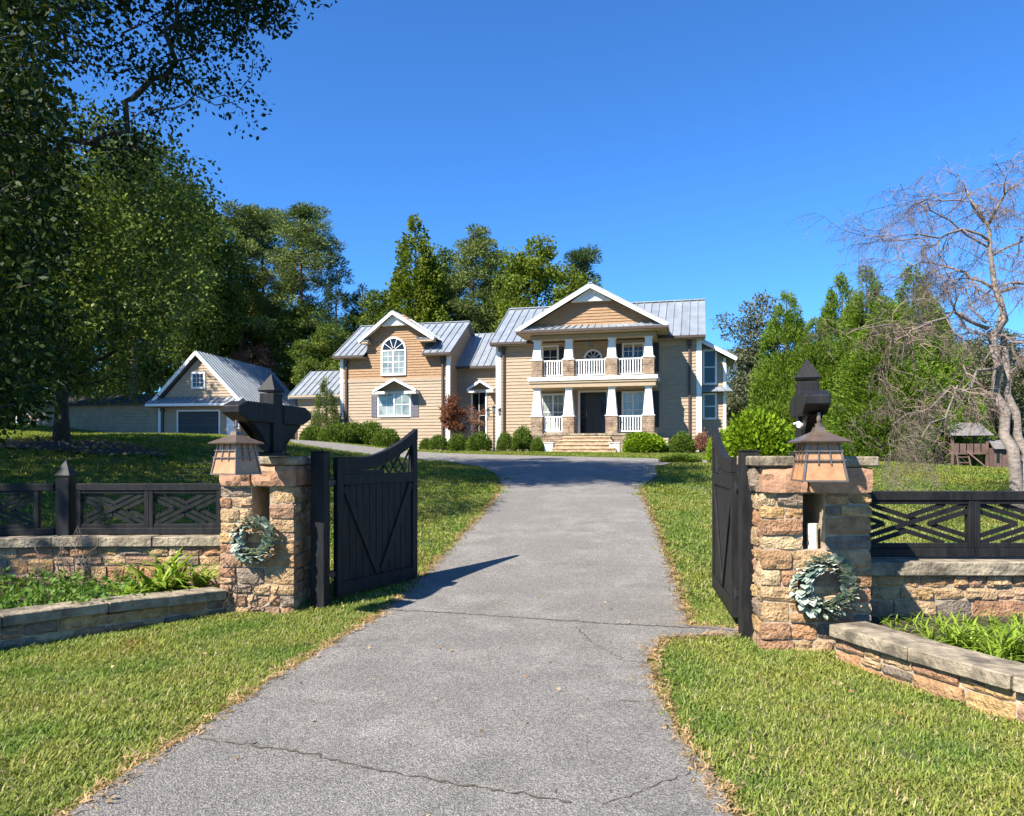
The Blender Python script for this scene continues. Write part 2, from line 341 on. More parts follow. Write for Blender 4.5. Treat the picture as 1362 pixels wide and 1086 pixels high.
def crack(pxs, wd, name='driveway_joint'):
    P = refine([hit(*p) for p in pxs], .035, .012, False); v = []; f = []
    for i, p in enumerate(P):
        a = np.array(P[max(i - 1, 0)]); b = np.array(P[min(i + 1, len(P) - 1)]); t = (b - a) / max(np.linalg.norm(b - a), 1e-6); nn = np.array([-t[1], t[0]]) * wd * RNG.uniform(.15, .95)
        for s_ in (1, -1):
            q = np.array(p) + nn * s_; v.append((q[0], q[1], H(*q) + .034))
        if i: k = 2 * i; f.append((k - 2, k - 1, k + 1, k))
    me = bpy.data.meshes.new(name); me.from_pydata(v, [], f); me.materials.append(M['joint']); return link(bpy.data.objects.new(name, me), drive)
crack([(512, 815), (600, 820), (700, 827), (800, 834), (925, 840), (988, 845)], .022)
crack([(262, 990), (380, 1006), (500, 1032), (620, 1054), (760, 1078)], .012)
crack([(765, 838), (790, 862), (830, 884), (868, 890)], .006, 'driveway_crack')
crack([(800, 1080), (850, 1062), (900, 1040), (950, 1028)], .004, 'driveway_crack')
crack([(687, 752), (760, 754), (880, 758)], .006, 'driveway_crack')
crack([(780, 938), (850, 940), (880, 936)], .004, 'driveway_crack')

# ------------------------------------------------------------------ stone work
def stone_mesh(seed):
    r = np.random.default_rng(seed); n = 5; g = np.linspace(-.5, .5, n); v = []; f = []
    cut = r.uniform(.0, .06, 4)
    for j in range(n):
        for i in range(n):
            ex, ez = abs(g[i]) > .49, abs(g[j]) > .49
            d = -.5 + (.13 if (ex or ez) else 0) + (.06 if (ex and ez) else 0) + r.uniform(-.13, .13)
            x, z = g[i] * (1 + r.uniform(-.03, .0)), g[j] * (1 + r.uniform(-.05, .0))
            if ex and ez: q = (i > 0) + 2 * (j > 0); x *= 1 - cut[q]; z *= 1 - cut[q] * 1.2
            v.append((x, d, z))
    for j in range(n - 1):
        for i in range(n - 1): k = j * n + i; f.append((k, k + 1, k + n + 1, k + n))
    per = [i for i in range(n)] + [n - 1 + n * j for j in range(1, n)] + [n * n - 1 - i for i in range(1, n)] + [n * (n - 1 - j) for j in range(1, n - 1)]
    k = len(v)
    for p in per: v.append((v[p][0], .5, v[p][2]))
    m_ = len(per)
    for i in range(m_): f.append((per[(i + 1) % m_], per[i], k + i, k + (i + 1) % m_))
    me = bpy.data.meshes.new('stone'); me.from_pydata(v, [], f); me.materials.append(M['stone']); me.shade_smooth()
    try: me.set_sharp_from_angle(angle=R(24))
    except Exception: pass
    return me
SM = [stone_mesh(100 + i) for i in range(14)]
def rows(z0, z1, lo, hi, rnd):
    o = [z0]
    while z1 - o[-1] > hi * 1.25: o.append(o[-1] + rnd.uniform(lo, hi))
    if z1 - o[-1] > hi: o.append((o[-1] + z1) / 2)
    o.append(z1); return o
def stone_face(parent, o, ang, rects, seed, lo=.10, hi=.18, wlo=.12, whi=.34, dep=.08, proud=.024, gap=.013, name='stone', joined=None):
    """rects (x0,x1,z0,z1) on the plane through o whose x axis points along ang; stones stand proud of it"""
    rnd = random.Random(seed); ca, sa = math.cos(ang), math.sin(ang)
    for (x0, x1, z0, z1) in rects:
        rz = rows(z0, z1, lo, hi, rnd)
        for a, b in zip(rz[:-1], rz[1:]):
            x = x0
            while x < x1 - 1e-6:
                wd = rnd.uniform(wlo, whi) * (1.15 if b - a > .13 else .9)
                if x1 - x - wd < wlo: wd = x1 - x
                parts = [(x, x + wd, a, b)]
                if b - a > .12 and rnd.random() < .15 and wd < .3: m_ = a + (b - a) * rnd.uniform(.4, .6); parts = [(x, x + wd, a, m_), (x, x + wd, m_, b)]
                for (p, q, s, t) in parts:
                    pr = proud + rnd.uniform(-.012, .014); cx, cz = (p + q) / 2, (s + t) / 2; cy = -pr + dep / 2
                    ob = bpy.data.objects.new(name, SM[rnd.randrange(len(SM))]); C.objects.link(ob); ob.parent = parent
                    ob.location = (o[0] + cx * ca - cy * sa, o[1] + cx * sa + cy * ca, o[2] + cz); ob.rotation_euler = (0, rnd.uniform(-.025, .025), ang + (math.pi if False else 0))
                    ob.scale = ((q - p - gap) * rnd.choice((1, 1, 1)), dep, (t - s - gap))
                x += wd

def pillar(label, x, y, rz, W, D, niche, seed):
    t = thing('stone_gate_pillar', label, 'pillar', (x, y, 0), rz)   # origin: centre of front face at ground
    n0, n1, nz, lz, top = niche[0], niche[1], .86, 1.34, 1.565; h = W / 2
    c = MB(); c.b6(-h, h, 0, D, -.3, nz); c.b6(-h, n0, 0, D, nz, top); c.b6(n1, h, 0, D, nz, top); c.b6(n0, n1, 0, D, lz, top)
    c.build('mortar_core', M['mortar'], t)
    ov = .03
    stone_face(t, (0, 0, 0), 0, [(-h - ov, h + ov, -.04, nz), (-h - ov, n0, nz, lz), (n1, h + ov, nz, lz)], seed)
    stone_face(t, (-h, D, 0), -math.pi / 2, [(0, D, -.04, lz)], seed + 1)
    stone_face(t, (h, 0, 0), math.pi / 2, [(0, D, -.04, lz)], seed + 2)
    # lintel course of long red stones
    for (p, q) in ((-h - ov, -h + W * .42), (-h + W * .42, h + ov)):
        s = inst(SM[seed % 7].copy(), 'lintel_stone', t, ((p + q) / 2, -.0, (lz + top) / 2), 0, (q - p - .012, .15, top - lz - .012)); s.data.materials[0] = M['redstone']
    for s_, a in ((-1, -math.pi / 2), (1, math.pi / 2)):
        for k in range(2):
            q = inst(SM[3], 'lintel_stone', t, (s_ * (h + .0), D * (.3 + .45 * k), (lz + top) / 2), a, (D * .44, .14, top - lz - .012))
    cp = MB(); e = .075
    cp.box((-W * .28, D / 2, top + .048), (W * .44 + 2 * e, D + 2 * e, .09)); cp.build('cap_stone', M['cap'], t, bev=.012)
    cp = MB(); cp.box((W * .25 + .02, D / 2, top + .046), (W * .48 + 2 * e * .75, D + 2 * e, .086)); cp.build('cap_stone', M['cap'], t, bev=.012)
    return t
rp = pillar('stone gate pillar on the right, beside the planter with long grass', 2.575, 6.38, R(-5), .86, .70, (-.105, .075), 11)
lp = pillar('stone gate pillar on the left, beside the strap leaved plant', -2.66, 7.86, R(-3), .74, .72, (-.06, .13), 41)

def low_wall(label, pts, zs, th, seed, capw, caph, name='low_stone_wall', cat='wall', back=False, flip=1, cover=.0):
    """pts front-face polyline left to right seen from the road; zs cap underside height at each point"""
    t = thing(name, label, cat, (pts[0][0], pts[0][1], 0)); ox, oy = pts[0]
    for i in range(len(pts) - 1):
        a, b = Vector(pts[i]) - Vector((ox, oy)), Vector(pts[i + 1]) - Vector((ox, oy)); L_ = (b - a).length; ang = math.atan2((b - a).y, (b - a).x); z1 = (zs[i] + zs[i + 1]) / 2
        u = (b - a).normalized(); n = Vector((-u.y, u.x))   # into the wall
        zb = min(H(*pts[i]), H(*pts[i + 1])) - .3
        c = MB(); c.prism([(a.x, a.y, zb), (b.x, b.y, zb), (b.x + n.x * th, b.y + n.y * th, zb), (a.x + n.x * th, a.y + n.y * th, zb)], (0, 0, z1 - zb - .002 * (i + 1))); c.build('mortar_core', M['mortar'], t)
        stone_face(t, (a.x, a.y, 0), ang, [(0, L_, min(H(*pts[i]), H(*pts[i + 1])) - .04, z1)], seed + i, lo=.10, hi=.19, wlo=.15, whi=.42)
        if back: stone_face(t, (b.x + n.x * th, b.y + n.y * th, 0), ang + math.pi, [(0, L_, H(*pts[i]) - .05, z1)], seed + 50 + i)
        k = max(1, round(L_ / 1.5))
        for j in range(k):
            p = a + u * (L_ * j / k + .004); q = a + u * (L_ * (j + 1) / k - .004); o = .07
            zt = zs[i] + (zs[i + 1] - zs[i]) * j / k; zt2 = zs[i] + (zs[i + 1] - zs[i]) * (j + 1) / k
            m_ = MB(); P = [(p - n * o, zt), (q - n * o, zt2), (q + n * (capw - o), zt2), (p + n * (capw - o), zt)]
            nd = 6; top = []; bot = []
            front = [(p - n * o) + ((q - n * o) - (p - n * o)) * (s / nd) for s in range(nd + 1)]; backp = [(q + n * (capw - o)) + ((p - q)) * (s / nd) for s in range(nd + 1)]
            ring = [(v - n * random.uniform(-.008, .008)) for v in front] + backp
            zz = [zt + (zt2 - zt) * s / nd for s in range(nd + 1)]; zz = zz + zz[::-1]
            N = len(ring); vs = [(v.x, v.y, z + .001 * (i % 3)) for v, z in zip(ring, zz)] + [(v.x, v.y, z + caph - .001 * (i % 3) + random.uniform(-.003, .003)) for v, z in zip(ring, zz)]
            fs = [tuple(range(N))[::-1]] + [(s, (s + 1) % N, (s + 1) % N + N, s + N) for s in range(N)] + [(N + s, N + s + 1, N + 2 * (nd + 1) - 2 - s, N + 2 * (nd + 1) - 1 - s) for s in range(nd)]
            m_.add(vs, fs); m_.build('cap_stone', M['cap'], t, bev=.008)
    return t
# back walls below the fences
low_wall('stone wall under the right lattice fence with pale cap', [(3.02, 6.85), (4.9, 6.85), (7.6, 7.05)], [.575] * 3, .32, 200, .44, .125)
low_wall('stone wall under the left lattice fence with pale cap', [(-7.6, 8.35), (-5.36, 8.80), (-3.05, 8.88)], [.60, .60, .60], .32, 230, .42, .115)
# planter retaining walls curving out from the pillars
low_wall('low curved planter wall left of the driveway with concrete cap', [(-5.6, 4.9), (-5.05, 5.55), (-4.34, 6.37), (-3.78, 7.0), (-3.0, 7.84)], [.22, .22, .215, .205, .17], .2, 260, .32, .10, 'planter_wall', 'planter wall')
low_wall('low curved planter wall right of the driveway with mossy cap', [(2.62, 6.08), (2.86, 5.35), (3.13, 4.66), (3.6, 3.95), (4.4, 3.3)], [.205, .20, .205, .21, .21], .2, 290, .36, .10, 'planter_wall', 'planter wall')
def soil(name, poly, z): 
    o = draped(name, refine(poly, .3, 0), M['mulch'], .3, 0, z=z); o['kind'] = 'structure'; return o
plL = [(-5.6, 5.0), (-5.0, 5.7), (-4.3, 6.5), (-3.7, 7.15), (-3.1, 7.9), (-3.06, 8.9), (-5.4, 8.85), (-7.7, 8.4), (-7.6, 5.0)]
plR = [(2.75, 6.1), (2.98, 5.4), (3.25, 4.7), (3.7, 4.0), (4.4, 3.4), (7.6, 3.4), (7.6, 7.0), (3.0, 6.9)]
soil('planter_soil', plL, .16); soil('planter_soil', plR, .20)

# ------------------------------------------------------------------ fences
def fence(label, start, end, z0, panels, post_at, h=.63):
    s, e = Vector(start), Vector(end); L_ = (e - s).length; t = thing('lattice_fence', label, 'fence', (s.x, s.y, z0), math.atan2((e - s).y, (e - s).x))
    MB().b6(0, L_, -.045, .045, h - .085, h).build('top_rail', M['black'], t, bev=.006)
    MB().b6(0, L_, -.045, .045, .02, .10).build('bottom_rail', M['black'], t, bev=.006)
    x = 0
    for pw in panels:
        a, b = x, x + pw
        for q in ((a, a + .055), (b - .055, b)): MB().b6(q[0] + .001, q[1] - .001, -.038, .038, .101, h - .086).build('stile', M['black'], t, bev=.004)
        x0, x1, q0, q1 = a + .055, b - .055, .145, h - .12
        MB().b6(x0, x1, -.03, .03, .101, q0).build('inner_rail', M['black'], t, bev=.004); MB().b6(x0, x1, -.03, .03, q1, h - .086).build('inner_rail', M['black'], t, bev=.004)
        ww, hh = x1 - x0, q1 - q0; cx, cz = (x0 + x1) / 2, (q0 + q1) / 2; g = .30
        def seg(p, q, dy, wd=.042): MB().bar((cx + p[0] * ww / 2, dy, cz + p[1] * hh / 2), (cx + q[0] * ww / 2, dy, cz + q[1] * hh / 2), wd, .016).build('lattice_bar', M['black'], t)
        # two full diagonals, each shadowed by parallel bars that stop where they meet the crossing ones
        seg((-1, 1), (1, -1), .009); seg((-1, -1), (1, 1), -.009)
        for p_, q_, y_ in (((-.63, 1), (.185, .185), .0085), ((.37, 0), (1, -.63), .0085), ((-1, .63), (-.37, 0), .0085), ((-.185, -.185), (.63, -1), .0085), ((.63, 1), (.03, .40), -.0085), ((-1, -.63), (-.37, 0), -.0085), ((1, .63), (.37, 0), -.0085), ((-.63, -1), (-.03, -.40), -.0085)):
            seg(p_, q_, y_)
        x = b
    for i, xp in enumerate(post_at):
        pm = MB(); pm.b6(xp - .08, xp + .08, -.085, .085, -.1, h + .07); p = pm.build('post', M['black'], t, bev=.005)
        k = MB(); k.b6(xp - .083, xp + .083, -.088, .088, h + .085, h + .10); k.pyr((xp, 0, h + .10), .092, .095, .19); k.build('post_cap', M['black'], p)
    return t
fence('black lattice fence on the wall right of the gate', (3.06, 7.02), (7.4, 7.02), .70, [1.24, 1.24, 1.24], [])
fence('black lattice fence with pointed post on the wall left of the gate', (-5.22, 9.04), (-3.06, 9.07), .70, [.86, .86, .42], [-.14])
fence('shaded end section of black lattice fence at the left picture edge', (-7.5, 8.62), (-5.47, 9.0), .70, [.95, .95], [])

# ------------------------------------------------------------------ gate leaves and gate posts
def gate_post(label, x, y, z1, rz):
    t = thing('gate_post', label, 'gate post', (x, y, 0), rz, 'black gate posts')
    MB().b6(-.078, .078, -.078, .078, -.2, z1).build('post', M['black'], t, bev=.007)
    MB().b6(-.085, .085, -.085, .085, z1 + .001, z1 + .012).build('post_cap', M['black'], t)
gate_post('tall square black gate post against the left stone pillar', -2.06, 8.08, 1.70, R(-10))
gate_post('tall square black gate post against the right stone pillar', 2.15, 6.83, 1.70, R(-5))
def gate(label, x, y, ang, Lg, side):
    t = thing('driveway_gate', label, 'gate', (x, y, .12), ang, 'open wooden driveway gates')
    base = 1.53; rise = .36
    def top(s): q = max(0, (s / Lg - .28) / .72); return base + rise * (q ** 1.7)
    n = 16; pr = [(Lg * i / n, 0, top(Lg * i / n)) for i in range(n + 1)]
    rail = MB(); P = [(a, -.035, z) for a, _, z in pr] + [(a, -.035, z - .15) for a, _, z in pr[::-1]]
    N = len(P); rail.v = [(a, -.036, z) for a, _, z in P] + [(a, .036, z) for a, _, z in P]
    rail.f = [(i, i + 1, N - 2 - i, N - 1 - i) for i in range(n)] + [(N + i, N + i + 1, 2 * N - 2 - i, 2 * N - 1 - i) for i in range(n)] + [(i, (i + 1) % N, (i + 1) % N + N, i + N) for i in range(N)]
    rail.build('curved_top_rail', M['black'], t, bev=.004)
    MB().b6(.001, .10, -.033, .033, .0, base - .152).build('hinge_stile', M['black'], t, bev=.004)
    MB().b6(Lg - .10, Lg - .001, -.033, .033, .0, base + rise - .16).build('end_stile', M['black'], t, bev=.004)
    MB().b6(.1, Lg - .1, -.031, .031, 1.22, 1.34).build('middle_rail', M['black'], t, bev=.004)
    MB().b6(.1, Lg - .1, -.031, .031, .0, .15).build('bottom_rail', M['black'], t, bev=.004)
    nb = 11; wb = (Lg - .2) / nb
    for i in range(nb):
        MB().b6(.1 + i * wb + .004, .1 + (i + 1) * wb - .004, -.011, .011, .151, 1.219).build('board', M['black'], t, bev=.003)
    for p0, p1 in (((.13, 1.2), (Lg / 2 - .03, .17)), ((Lg - .13, 1.2), (Lg / 2 + .03, .17))):
        for sy in (-1, 1):
            MB().bar((p0[0], sy * .021, p0[1]), (p1[0], sy * .021, p1[1]), .085, .016).build('brace', M['black'], t, bev=.003)
    # lattice in the raised triangle
    for k in range(4):
        a0 = Lg * .52 + k * .19; zt = top(min(a0 + .16, Lg - .1)) - .15; MB().bar((a0, .008, 1.345), (min(a0 + (zt - 1.345), Lg - .1), .008, zt), .026, .012).build('lattice_bar', M['black'], t)
        b0 = Lg * .62 + k * .17
        if b0 < Lg - .1:
            zt = top(b0 - .1) - .15; MB().bar((b0, -.008, 1.345), (b0 - (zt - 1.345) * .9, -.008, zt), .026, .012).build('lattice_bar', M['black'], t)
    MB().b6(.1, Lg * .55, -.028, .028, 1.341, base - .152).build('infill_board', M['black'], t)
    for z in (.25, 1.25):
        MB().box((-.05, 0, z), (.14, .02, .05)).tube([(-.055, 0, z - .05), (-.055, 0, z + .05)], .014, 8).build('hinge', M['iron'], t)
    if side > 0: MB().box((.95, -.04, 1.08), (.04, .012, .22)).build('latch_plate', M['coppertin'], t)
    return t
gate('left black wooden driveway gate standing open, in shade', -1.93, 8.22, math.atan2(1.38, .72), 1.52, -1)
gate('right black wooden driveway gate standing open, seen nearly edge on', 2.12, 7.14, math.atan2(1.72, .27), 1.74, 1)

# ------------------------------------------------------------------ bracket posts and lanterns on the pillars
def bracket(label, x, y, rz, La, Lb, z=1.66):
    """post with crossing beam whose lantern end points to local -y"""
    t = thing('bracket_post', label, 'bracket post', (x, y, z), rz, 'black timber bracket posts on the pillars')
    MB().b6(-.083, .083, -.083, .083, .035, .63).build('post', M['black'], t, bev=.006)
    MB().b6(-.13, .13, -.15, .15, 0, .034).build('base_plate', M['black'], t, bev=.005)
    k = MB(); k.b6(-.09, .09, -.09, .09, .645, .66); k.pyr((0, 0, .66), .10, .10, .17); k.build('post_cap', M['black'], t)
    bw = .095; zb, zt = .33, .52
    for s_, Ln in ((-1, La), (1, Lb)):
        y0, y1 = s_ * .084, s_ * Ln
        pts = [(y0, zb), (y1 - s_ * .16, zb), (y1, zb + .07), (y1, zt - .05), (y1 - s_ * .13, zt), (y0, zt)]
        MB().prism([(-bw, a, b) for a, b in pts], (2 * bw, 0, 0)).build('beam', M['black'], t, bev=.008)
        cv = [(y0, zb - .001)] + [(s_ * (.084 + .36 * (1 - math.cos(a))), zb - .001 - .29 * (1 - math.sin(a)) * 1.0) for a in np.linspace(math.pi / 2, 0, 9)]
        Lk = min(.36, Ln - .18); cv = [(y0, .04), (y0 + s_ * .10, .04)] + [(s_ * (.184 + (Lk - .06) * (1 - math.cos(a))), .04 + (.289) * math.sin(a)) for a in np.linspace(.05, math.pi / 2, 8)] + [(y0, zb - .001)]
        m_ = MB(); Nn = len(cv); m_.v = [(-.055, a, b) for a, b in cv] + [(.055, a, b) for a, b in cv]
        m_.f = [(0, i, i + 1) for i in range(1, Nn - 1)] + [(Nn, Nn + i + 1, Nn + i) for i in range(1, Nn - 1)] + [(i, (i + 1) % Nn, (i + 1) % Nn + Nn, i + Nn) for i in range(Nn)]
        m_.build('curved_brace', M['black'], t)
    return t
def lantern(label, x, y, z, rz, s=1.0, drop=.1):
    t = thing('copper_lantern', label, 'lantern', (x, y, z), rz, 'copper lanterns hanging from the brackets'); t.scale = (s, s, s)
    def ring(w_, z_): return [(-w_, -w_, z_), (w_, -w_, z_), (w_, w_, z_), (-w_, w_, z_)]
    r = MB(); r.add(ring(.185, .30) + ring(.19, .312) + ring(.07, .375) + ring(.045, .39) + ring(.035, .425) + ring(.0, .425), [(3, 2, 1, 0)] + [(4 * k + i, 4 * k + (i + 1) % 4, 4 * k + 4 + (i + 1) % 4, 4 * k + 4 + i) for k in range(5) for i in range(4)])
    r.build('lantern_roof', M['coppertin'], t)
    MB().tube([(0, 0, .424), (0, 0, .45), (0, 0, .455), (0, 0, .48), (0, 0, .49 + drop)], [.03, .03, .012, .018, .012], 8).build('hanger_stem', M['coppertin'], t)
    wb, wt, zb, zt = .165, .118, 0, .299
    def at(s_, z_, k=0): w_ = wb + (wt - wb) * (z_ - zb) / (zt - zb) + k; return w_
    for i in range(4):
        rot = Matrix.Rotation(i * math.pi / 2, 3, 'Z')
        def T(p): return tuple(rot @ Vector(p))
        g = MB(); e = .006
        g.add([T(p) for p in [(-wb + .01, -wb + e, .01), (wb - .01, -wb + e, .01), (wt - .01, -wt + e, zt), (-wt + .01, -wt + e, zt), (-wb + .01, -wb + e + .006, .01), (wb - .01, -wb + e + .006, .01), (wt - .01, -wt + e + .006, zt), (-wt + .01, -wt + e + .006, zt)]], [(0, 1, 2, 3), (7, 6, 5, 4), (0, 4, 5, 1), (1, 5, 6, 2), (2, 6, 7, 3), (3, 7, 4, 0)])
        g.build('glass_panel', M['mica'], t)
        f = MB(); f.bar(T((-wb, -wb, 0)), T((-wt, -wt, zt)), .014, .014); f.bar(T((-wb, -wb, .004)), T((wb, -wb, .004)), .014, .014, (0, 0, 1))
        for xx in (-.33, .33): f.bar(T((xx * at(0, .13), -at(0, .13) - .004, .13)), T((xx * wt, -wt - .004, zt - .002)), .009, .009, T((0, 1, 0)))
        for zz in (.165, .235): f.bar(T((-at(0, zz) - .018, -at(0, zz) - .009, zz)), T((at(0, zz) + .018, -at(0, zz) - .009, zz)), .010, .010, (0, 0, 1))
        f.build('lantern_frame', M['copper'], t)
    return t
bl, br = (-2.44, 7.62), (2.52, 6.42)
bracket('black timber bracket post on the left pillar, beam across the view', *bl, math.atan2(.32, 1.15) * -1, .66, .62)
bracket('black timber bracket post on the right pillar, beam end toward the road', *br, R(-14), .60, .42)
lantern('copper lantern hanging in front of the left pillar', -2.56, 6.98, 1.49, R(-26), .93, .05)
lantern('copper lantern hanging in front of the right pillar', 2.415, 5.92, 1.46, R(-5), 1.0, .05)
cm = thing('security_camera', 'small white security camera clamped to the right bracket post', 'camera', (2.43, 6.33, 1.90), R(20))
MB().tube([(0, .08, .03), (0, .02, .04), (-.02, -.04, .02)], .012, 6).build('camera_arm', M['white'], cm); MB().tube([(.03, -.03, 0), (-.07, -.06, .012)], .022, 8).build('camera_body', M['white'], cm)
# pale cylinder in the opening of the right pillar
cy = MB().tube([(0, 0, 0), (0, 0, .215)], .045, 16).build('pillar_candle', M['pvc'], None, smooth=False); cy.location = (2.585, 6.47, .862); tag(cy, 'ivory cylinder candle standing in the opening of the right pillar', 'candle')

def wreath(label, x, y, z, rz, Ro, seed):
    t = thing('leaf_wreath', label, 'wreath', (x, y, z), rz, 'grey green leaf wreaths on the gate pillars'); r = random.Random(seed)
    MB().tube([(math.cos(a) * Ro * .70, 0, math.sin(a) * Ro * .70) for a in np.linspace(0, 2 * math.pi, 25)], .034, 8).build('twig_ring', M['bark'], t)
    vs = []; n = 5
    L0, W0 = .060, .033
    for i in range(n): q = i / (n - 1); w_ = W0 * math.sin(math.pi * min(q * .9 + .08, 1)) ; z_ = .012 * math.sin(q * 3); vs += [(-w_ / 1, q * L0, z_ + .006), (0, q * L0, z_), (w_ / 1, q * L0, z_ + .006)]
    fs = [(3 * i + k, 3 * i + k + 1, 3 * i + k + 4, 3 * i + k + 3) for i in range(n - 1) for k in (0, 1)]
    lm = []
    for q in range(4):
        me = bpy.data.meshes.new('leaf'); me.from_pydata(vs, [], fs); a = me.attributes.new('tint', 'FLOAT', 'POINT'); a.data.foreach_set('value', [.1 + .28 * q] * len(vs)); me.materials.append(L['wreath']); me.shade_smooth(); lm.append(me)
    for i in range(296):
        a = r.uniform(0, 2 * math.pi); tb = r.uniform(-1.7, 1.9); rr = .046
        rad = Ro * .70 + rr * math.sin(tb); yy = -rr * math.cos(tb) * .9
        o = inst(r.choice(lm), 'leaf', t, (math.cos(a) * rad, yy, math.sin(a) * rad))
        d = Vector((math.cos(a) * math.sin(tb) * (.9 if tb > 0 else .35) - math.sin(a) * .7, -abs(math.cos(tb)) * .55 - .15, math.sin(a) * math.sin(tb) * (.9 if tb > 0 else .35) + math.cos(a) * .7)) + Vector((r.uniform(-.4, .4), r.uniform(-.3, .2), r.uniform(-.4, .4)))
        o.rotation_euler = d.to_track_quat('Y', 'Z').to_euler(); o.scale = [r.uniform(.75, 1.15) * Ro / .27] * 3
    return t
wreath('larger grey green wreath on the right pillar below its opening', 2.615, 6.27, PZ(781, 6.25), R(-5), .275, 1)
wreath('grey green wreath hanging on the left pillar', -2.672, 7.76, PZ(719, 7.72), R(-3), .245, 2)

# ------------------------------------------------------------------ house
HO = (-.75, 41.5); HA = R(-14); HZ = 1.9; hc, hs = math.cos(-HA), math.sin(-HA)
house = thing('house', 'two storey tan house with columned double porch and grey metal roofs', 'house', (HO[0], HO[1], HZ), HA)
def hd(u, c): return HO[1] - hs * u + hc * c
def hu(px, c=0.):
    k = (px - CX) / F; return (k * (HO[1] + hc * c) - HO[0] - hs * c) / (hc + hs * k)
def hz(py, u, c=0.): return EYE + (CY - py) / F * hd(u, c) - HZ
def lap(mb, a, b, zlo, zhi, face='f', xr=None, step=.18, v=0., pr=.036):
    """overlapping boards; face f: facing -v at depth v, x from a to b; face r / l: facing +u / -u at u=v, from v=a to v=b"""
    z = zlo
    while z < zhi - .01:
        z2 = min(z + step, zhi); x0, x1, y0, y1 = (a, b, a, b) if xr is None else (*xr(z), *xr(z2))
        if xr is not None and y1 - y0 < .02: y0 = y1 = (x0 + x1) / 2; 
        if x1 - x0 > .03:
            if face == 'f': vs = [(x0, v - pr, z), (x1, v - pr, z), (y1, v - .004, z2), (y0, v - .004, z2), (x0, v, z), (x1, v, z)]
            else:
                s = 1 if face == 'r' else -1
                vs = [(v + s * pr, x0, z), (v + s * pr, x1, z), (v + s * .004, y1, z2), (v + s * .004, y0, z2), (v, x0, z), (v, x1, z)]
            mb.add(vs, [(0, 1, 2, 3), (4, 5, 1, 0)])
        z = z2
def roof(parent, el, er, rr, rl, spacing=.42, name='roof_panel', m=None, th=.03):
    """standing seam panels between eave (el-er) and ridge (rl-rr)"""
    el, er, rr, rl = map(Vector, (el, er, rr, rl)); n = max(1, round((er - el).length / spacing)); nrm = (er - el).cross(rl - el).normalized()
    if nrm.z < 0: nrm = -nrm
    for i in range(n):
        a, b = i / n, (i + 1) / n; p = [el.lerp(er, a), el.lerp(er, b), rl.lerp(rr, b), rl.lerp(rr, a)]
        k = MB(); k.add(p + [q - nrm * th for q in p], [(0, 1, 2, 3), (7, 6, 5, 4), (0, 4, 5, 1), (1, 5, 6, 2), (2, 6, 7, 3), (3, 7, 4, 0)])
        e = (p[1] - p[0]).normalized() * .035
        q = [p[0], p[0] + e, p[3] + e, p[3]]; k.add([v + nrm * .055 for v in q] + [v + nrm * .001 for v in q], [(0, 1, 2, 3), (0, 4, 5, 1), (1, 5, 6, 2), (2, 6, 7, 3), (3, 7, 4, 0)])
        k.build(name, m or M['roof'], parent)
def window(parent, u0, u1, z0, z1, v=0., mull=1, rows_=2, cols=2, sash=2, fr=.10, glass='glass', arch=False, hood=None, name='window', face='f', trim='white', boxes=None):
    f = MB(); y0, y1 = v - .07, v - .001
    def bx(a, b, c, d, e=y0, g=y1): f.b6(a, b, e, g, c, d)
    bx(u0 - fr, u0, z0 - fr, z1 + (0 if arch else fr)); bx(u1, u1 + fr, z0 - fr, z1 + (0 if arch else fr)); bx(u0 - .001, u1 + .001, z0 - fr, z0, y0 - .03); 
    if not arch: bx(u0 - .001, u1 + .001, z1, z1 + fr)
    else:
        r = (u1 - u0) / 2; cu = (u0 + u1) / 2; n = 14; o = []
        for rr_ in (r + fr, r): o.append([(cu + rr_ * math.cos(t), z1 + rr_ * math.sin(t)) for t in np.linspace(0, math.pi, n + 1)])
        for i in range(n): f.prism([(o[0][i][0], y0, o[0][i][1]), (o[0][i + 1][0], y0, o[0][i + 1][1]), (o[1][i + 1][0], y0, o[1][i + 1][1]), (o[1][i][0], y0, o[1][i][1])], (0, y1 - y0, 0))
        bx(u0, u1, z1 - .05, z1 + .03)
        for t in (36, 72, 108, 144): f.bar((cu + .18 * r * math.cos(R(t)), y0 + .03, z1 + .18 * r * math.sin(R(t))), (cu + r * math.cos(R(t)), y0 + .03, z1 + r * math.sin(R(t))), .03, .03)
    for i in range(1, mull + 1):
        x = u0 + (u1 - u0) * i / (mull + 1); bx(x - .045, x + .045, z0, z1 - (.05 if arch else 0))
    if sash == 2: m_ = (z0 + z1) / 2; bx(u0, u1, m_ - .025, m_ + .025, y0 + .012)
    w_ = (u1 - u0) / (mull + 1)
    for i in range(mull + 1):
        for j in range(1, cols): x = u0 + w_ * (i + j / cols); bx(x - .010, x + .010, z0, z1, y0 + .025, y1 - .012)
    nr = rows_ * sash
    for j in range(1, nr):
        if sash == 2 and j == rows_: continue
        z = z0 + (z1 - z0) * j / nr; bx(u0, u1, z - .010, z + .010, y0 + .025, y1 - .012)
    F_ = f.build(name, M[trim], parent)
    for i in range(mull + 1):
        for j in range(sash):
            g = MB(); g.b6(u0 + w_ * i + .001, u0 + w_ * (i + 1) - .001, v - .036, v - .030, z0 + (z1 - z0) * j / sash + .001, z0 + (z1 - z0) * (j + 1) / sash - .001); g.build('pane', M[glass], F_)
    if arch:
        cu = (u0 + u1) / 2; r = (u1 - u0) / 2; g = MB(); g.prism([(cu + r * math.cos(t), v - .036, z1 + .004 + r * math.sin(t)) for t in np.linspace(0, math.pi, 15)], (0, .006, 0)); g.build('pane', M['glassdark'], F_)
    return F_
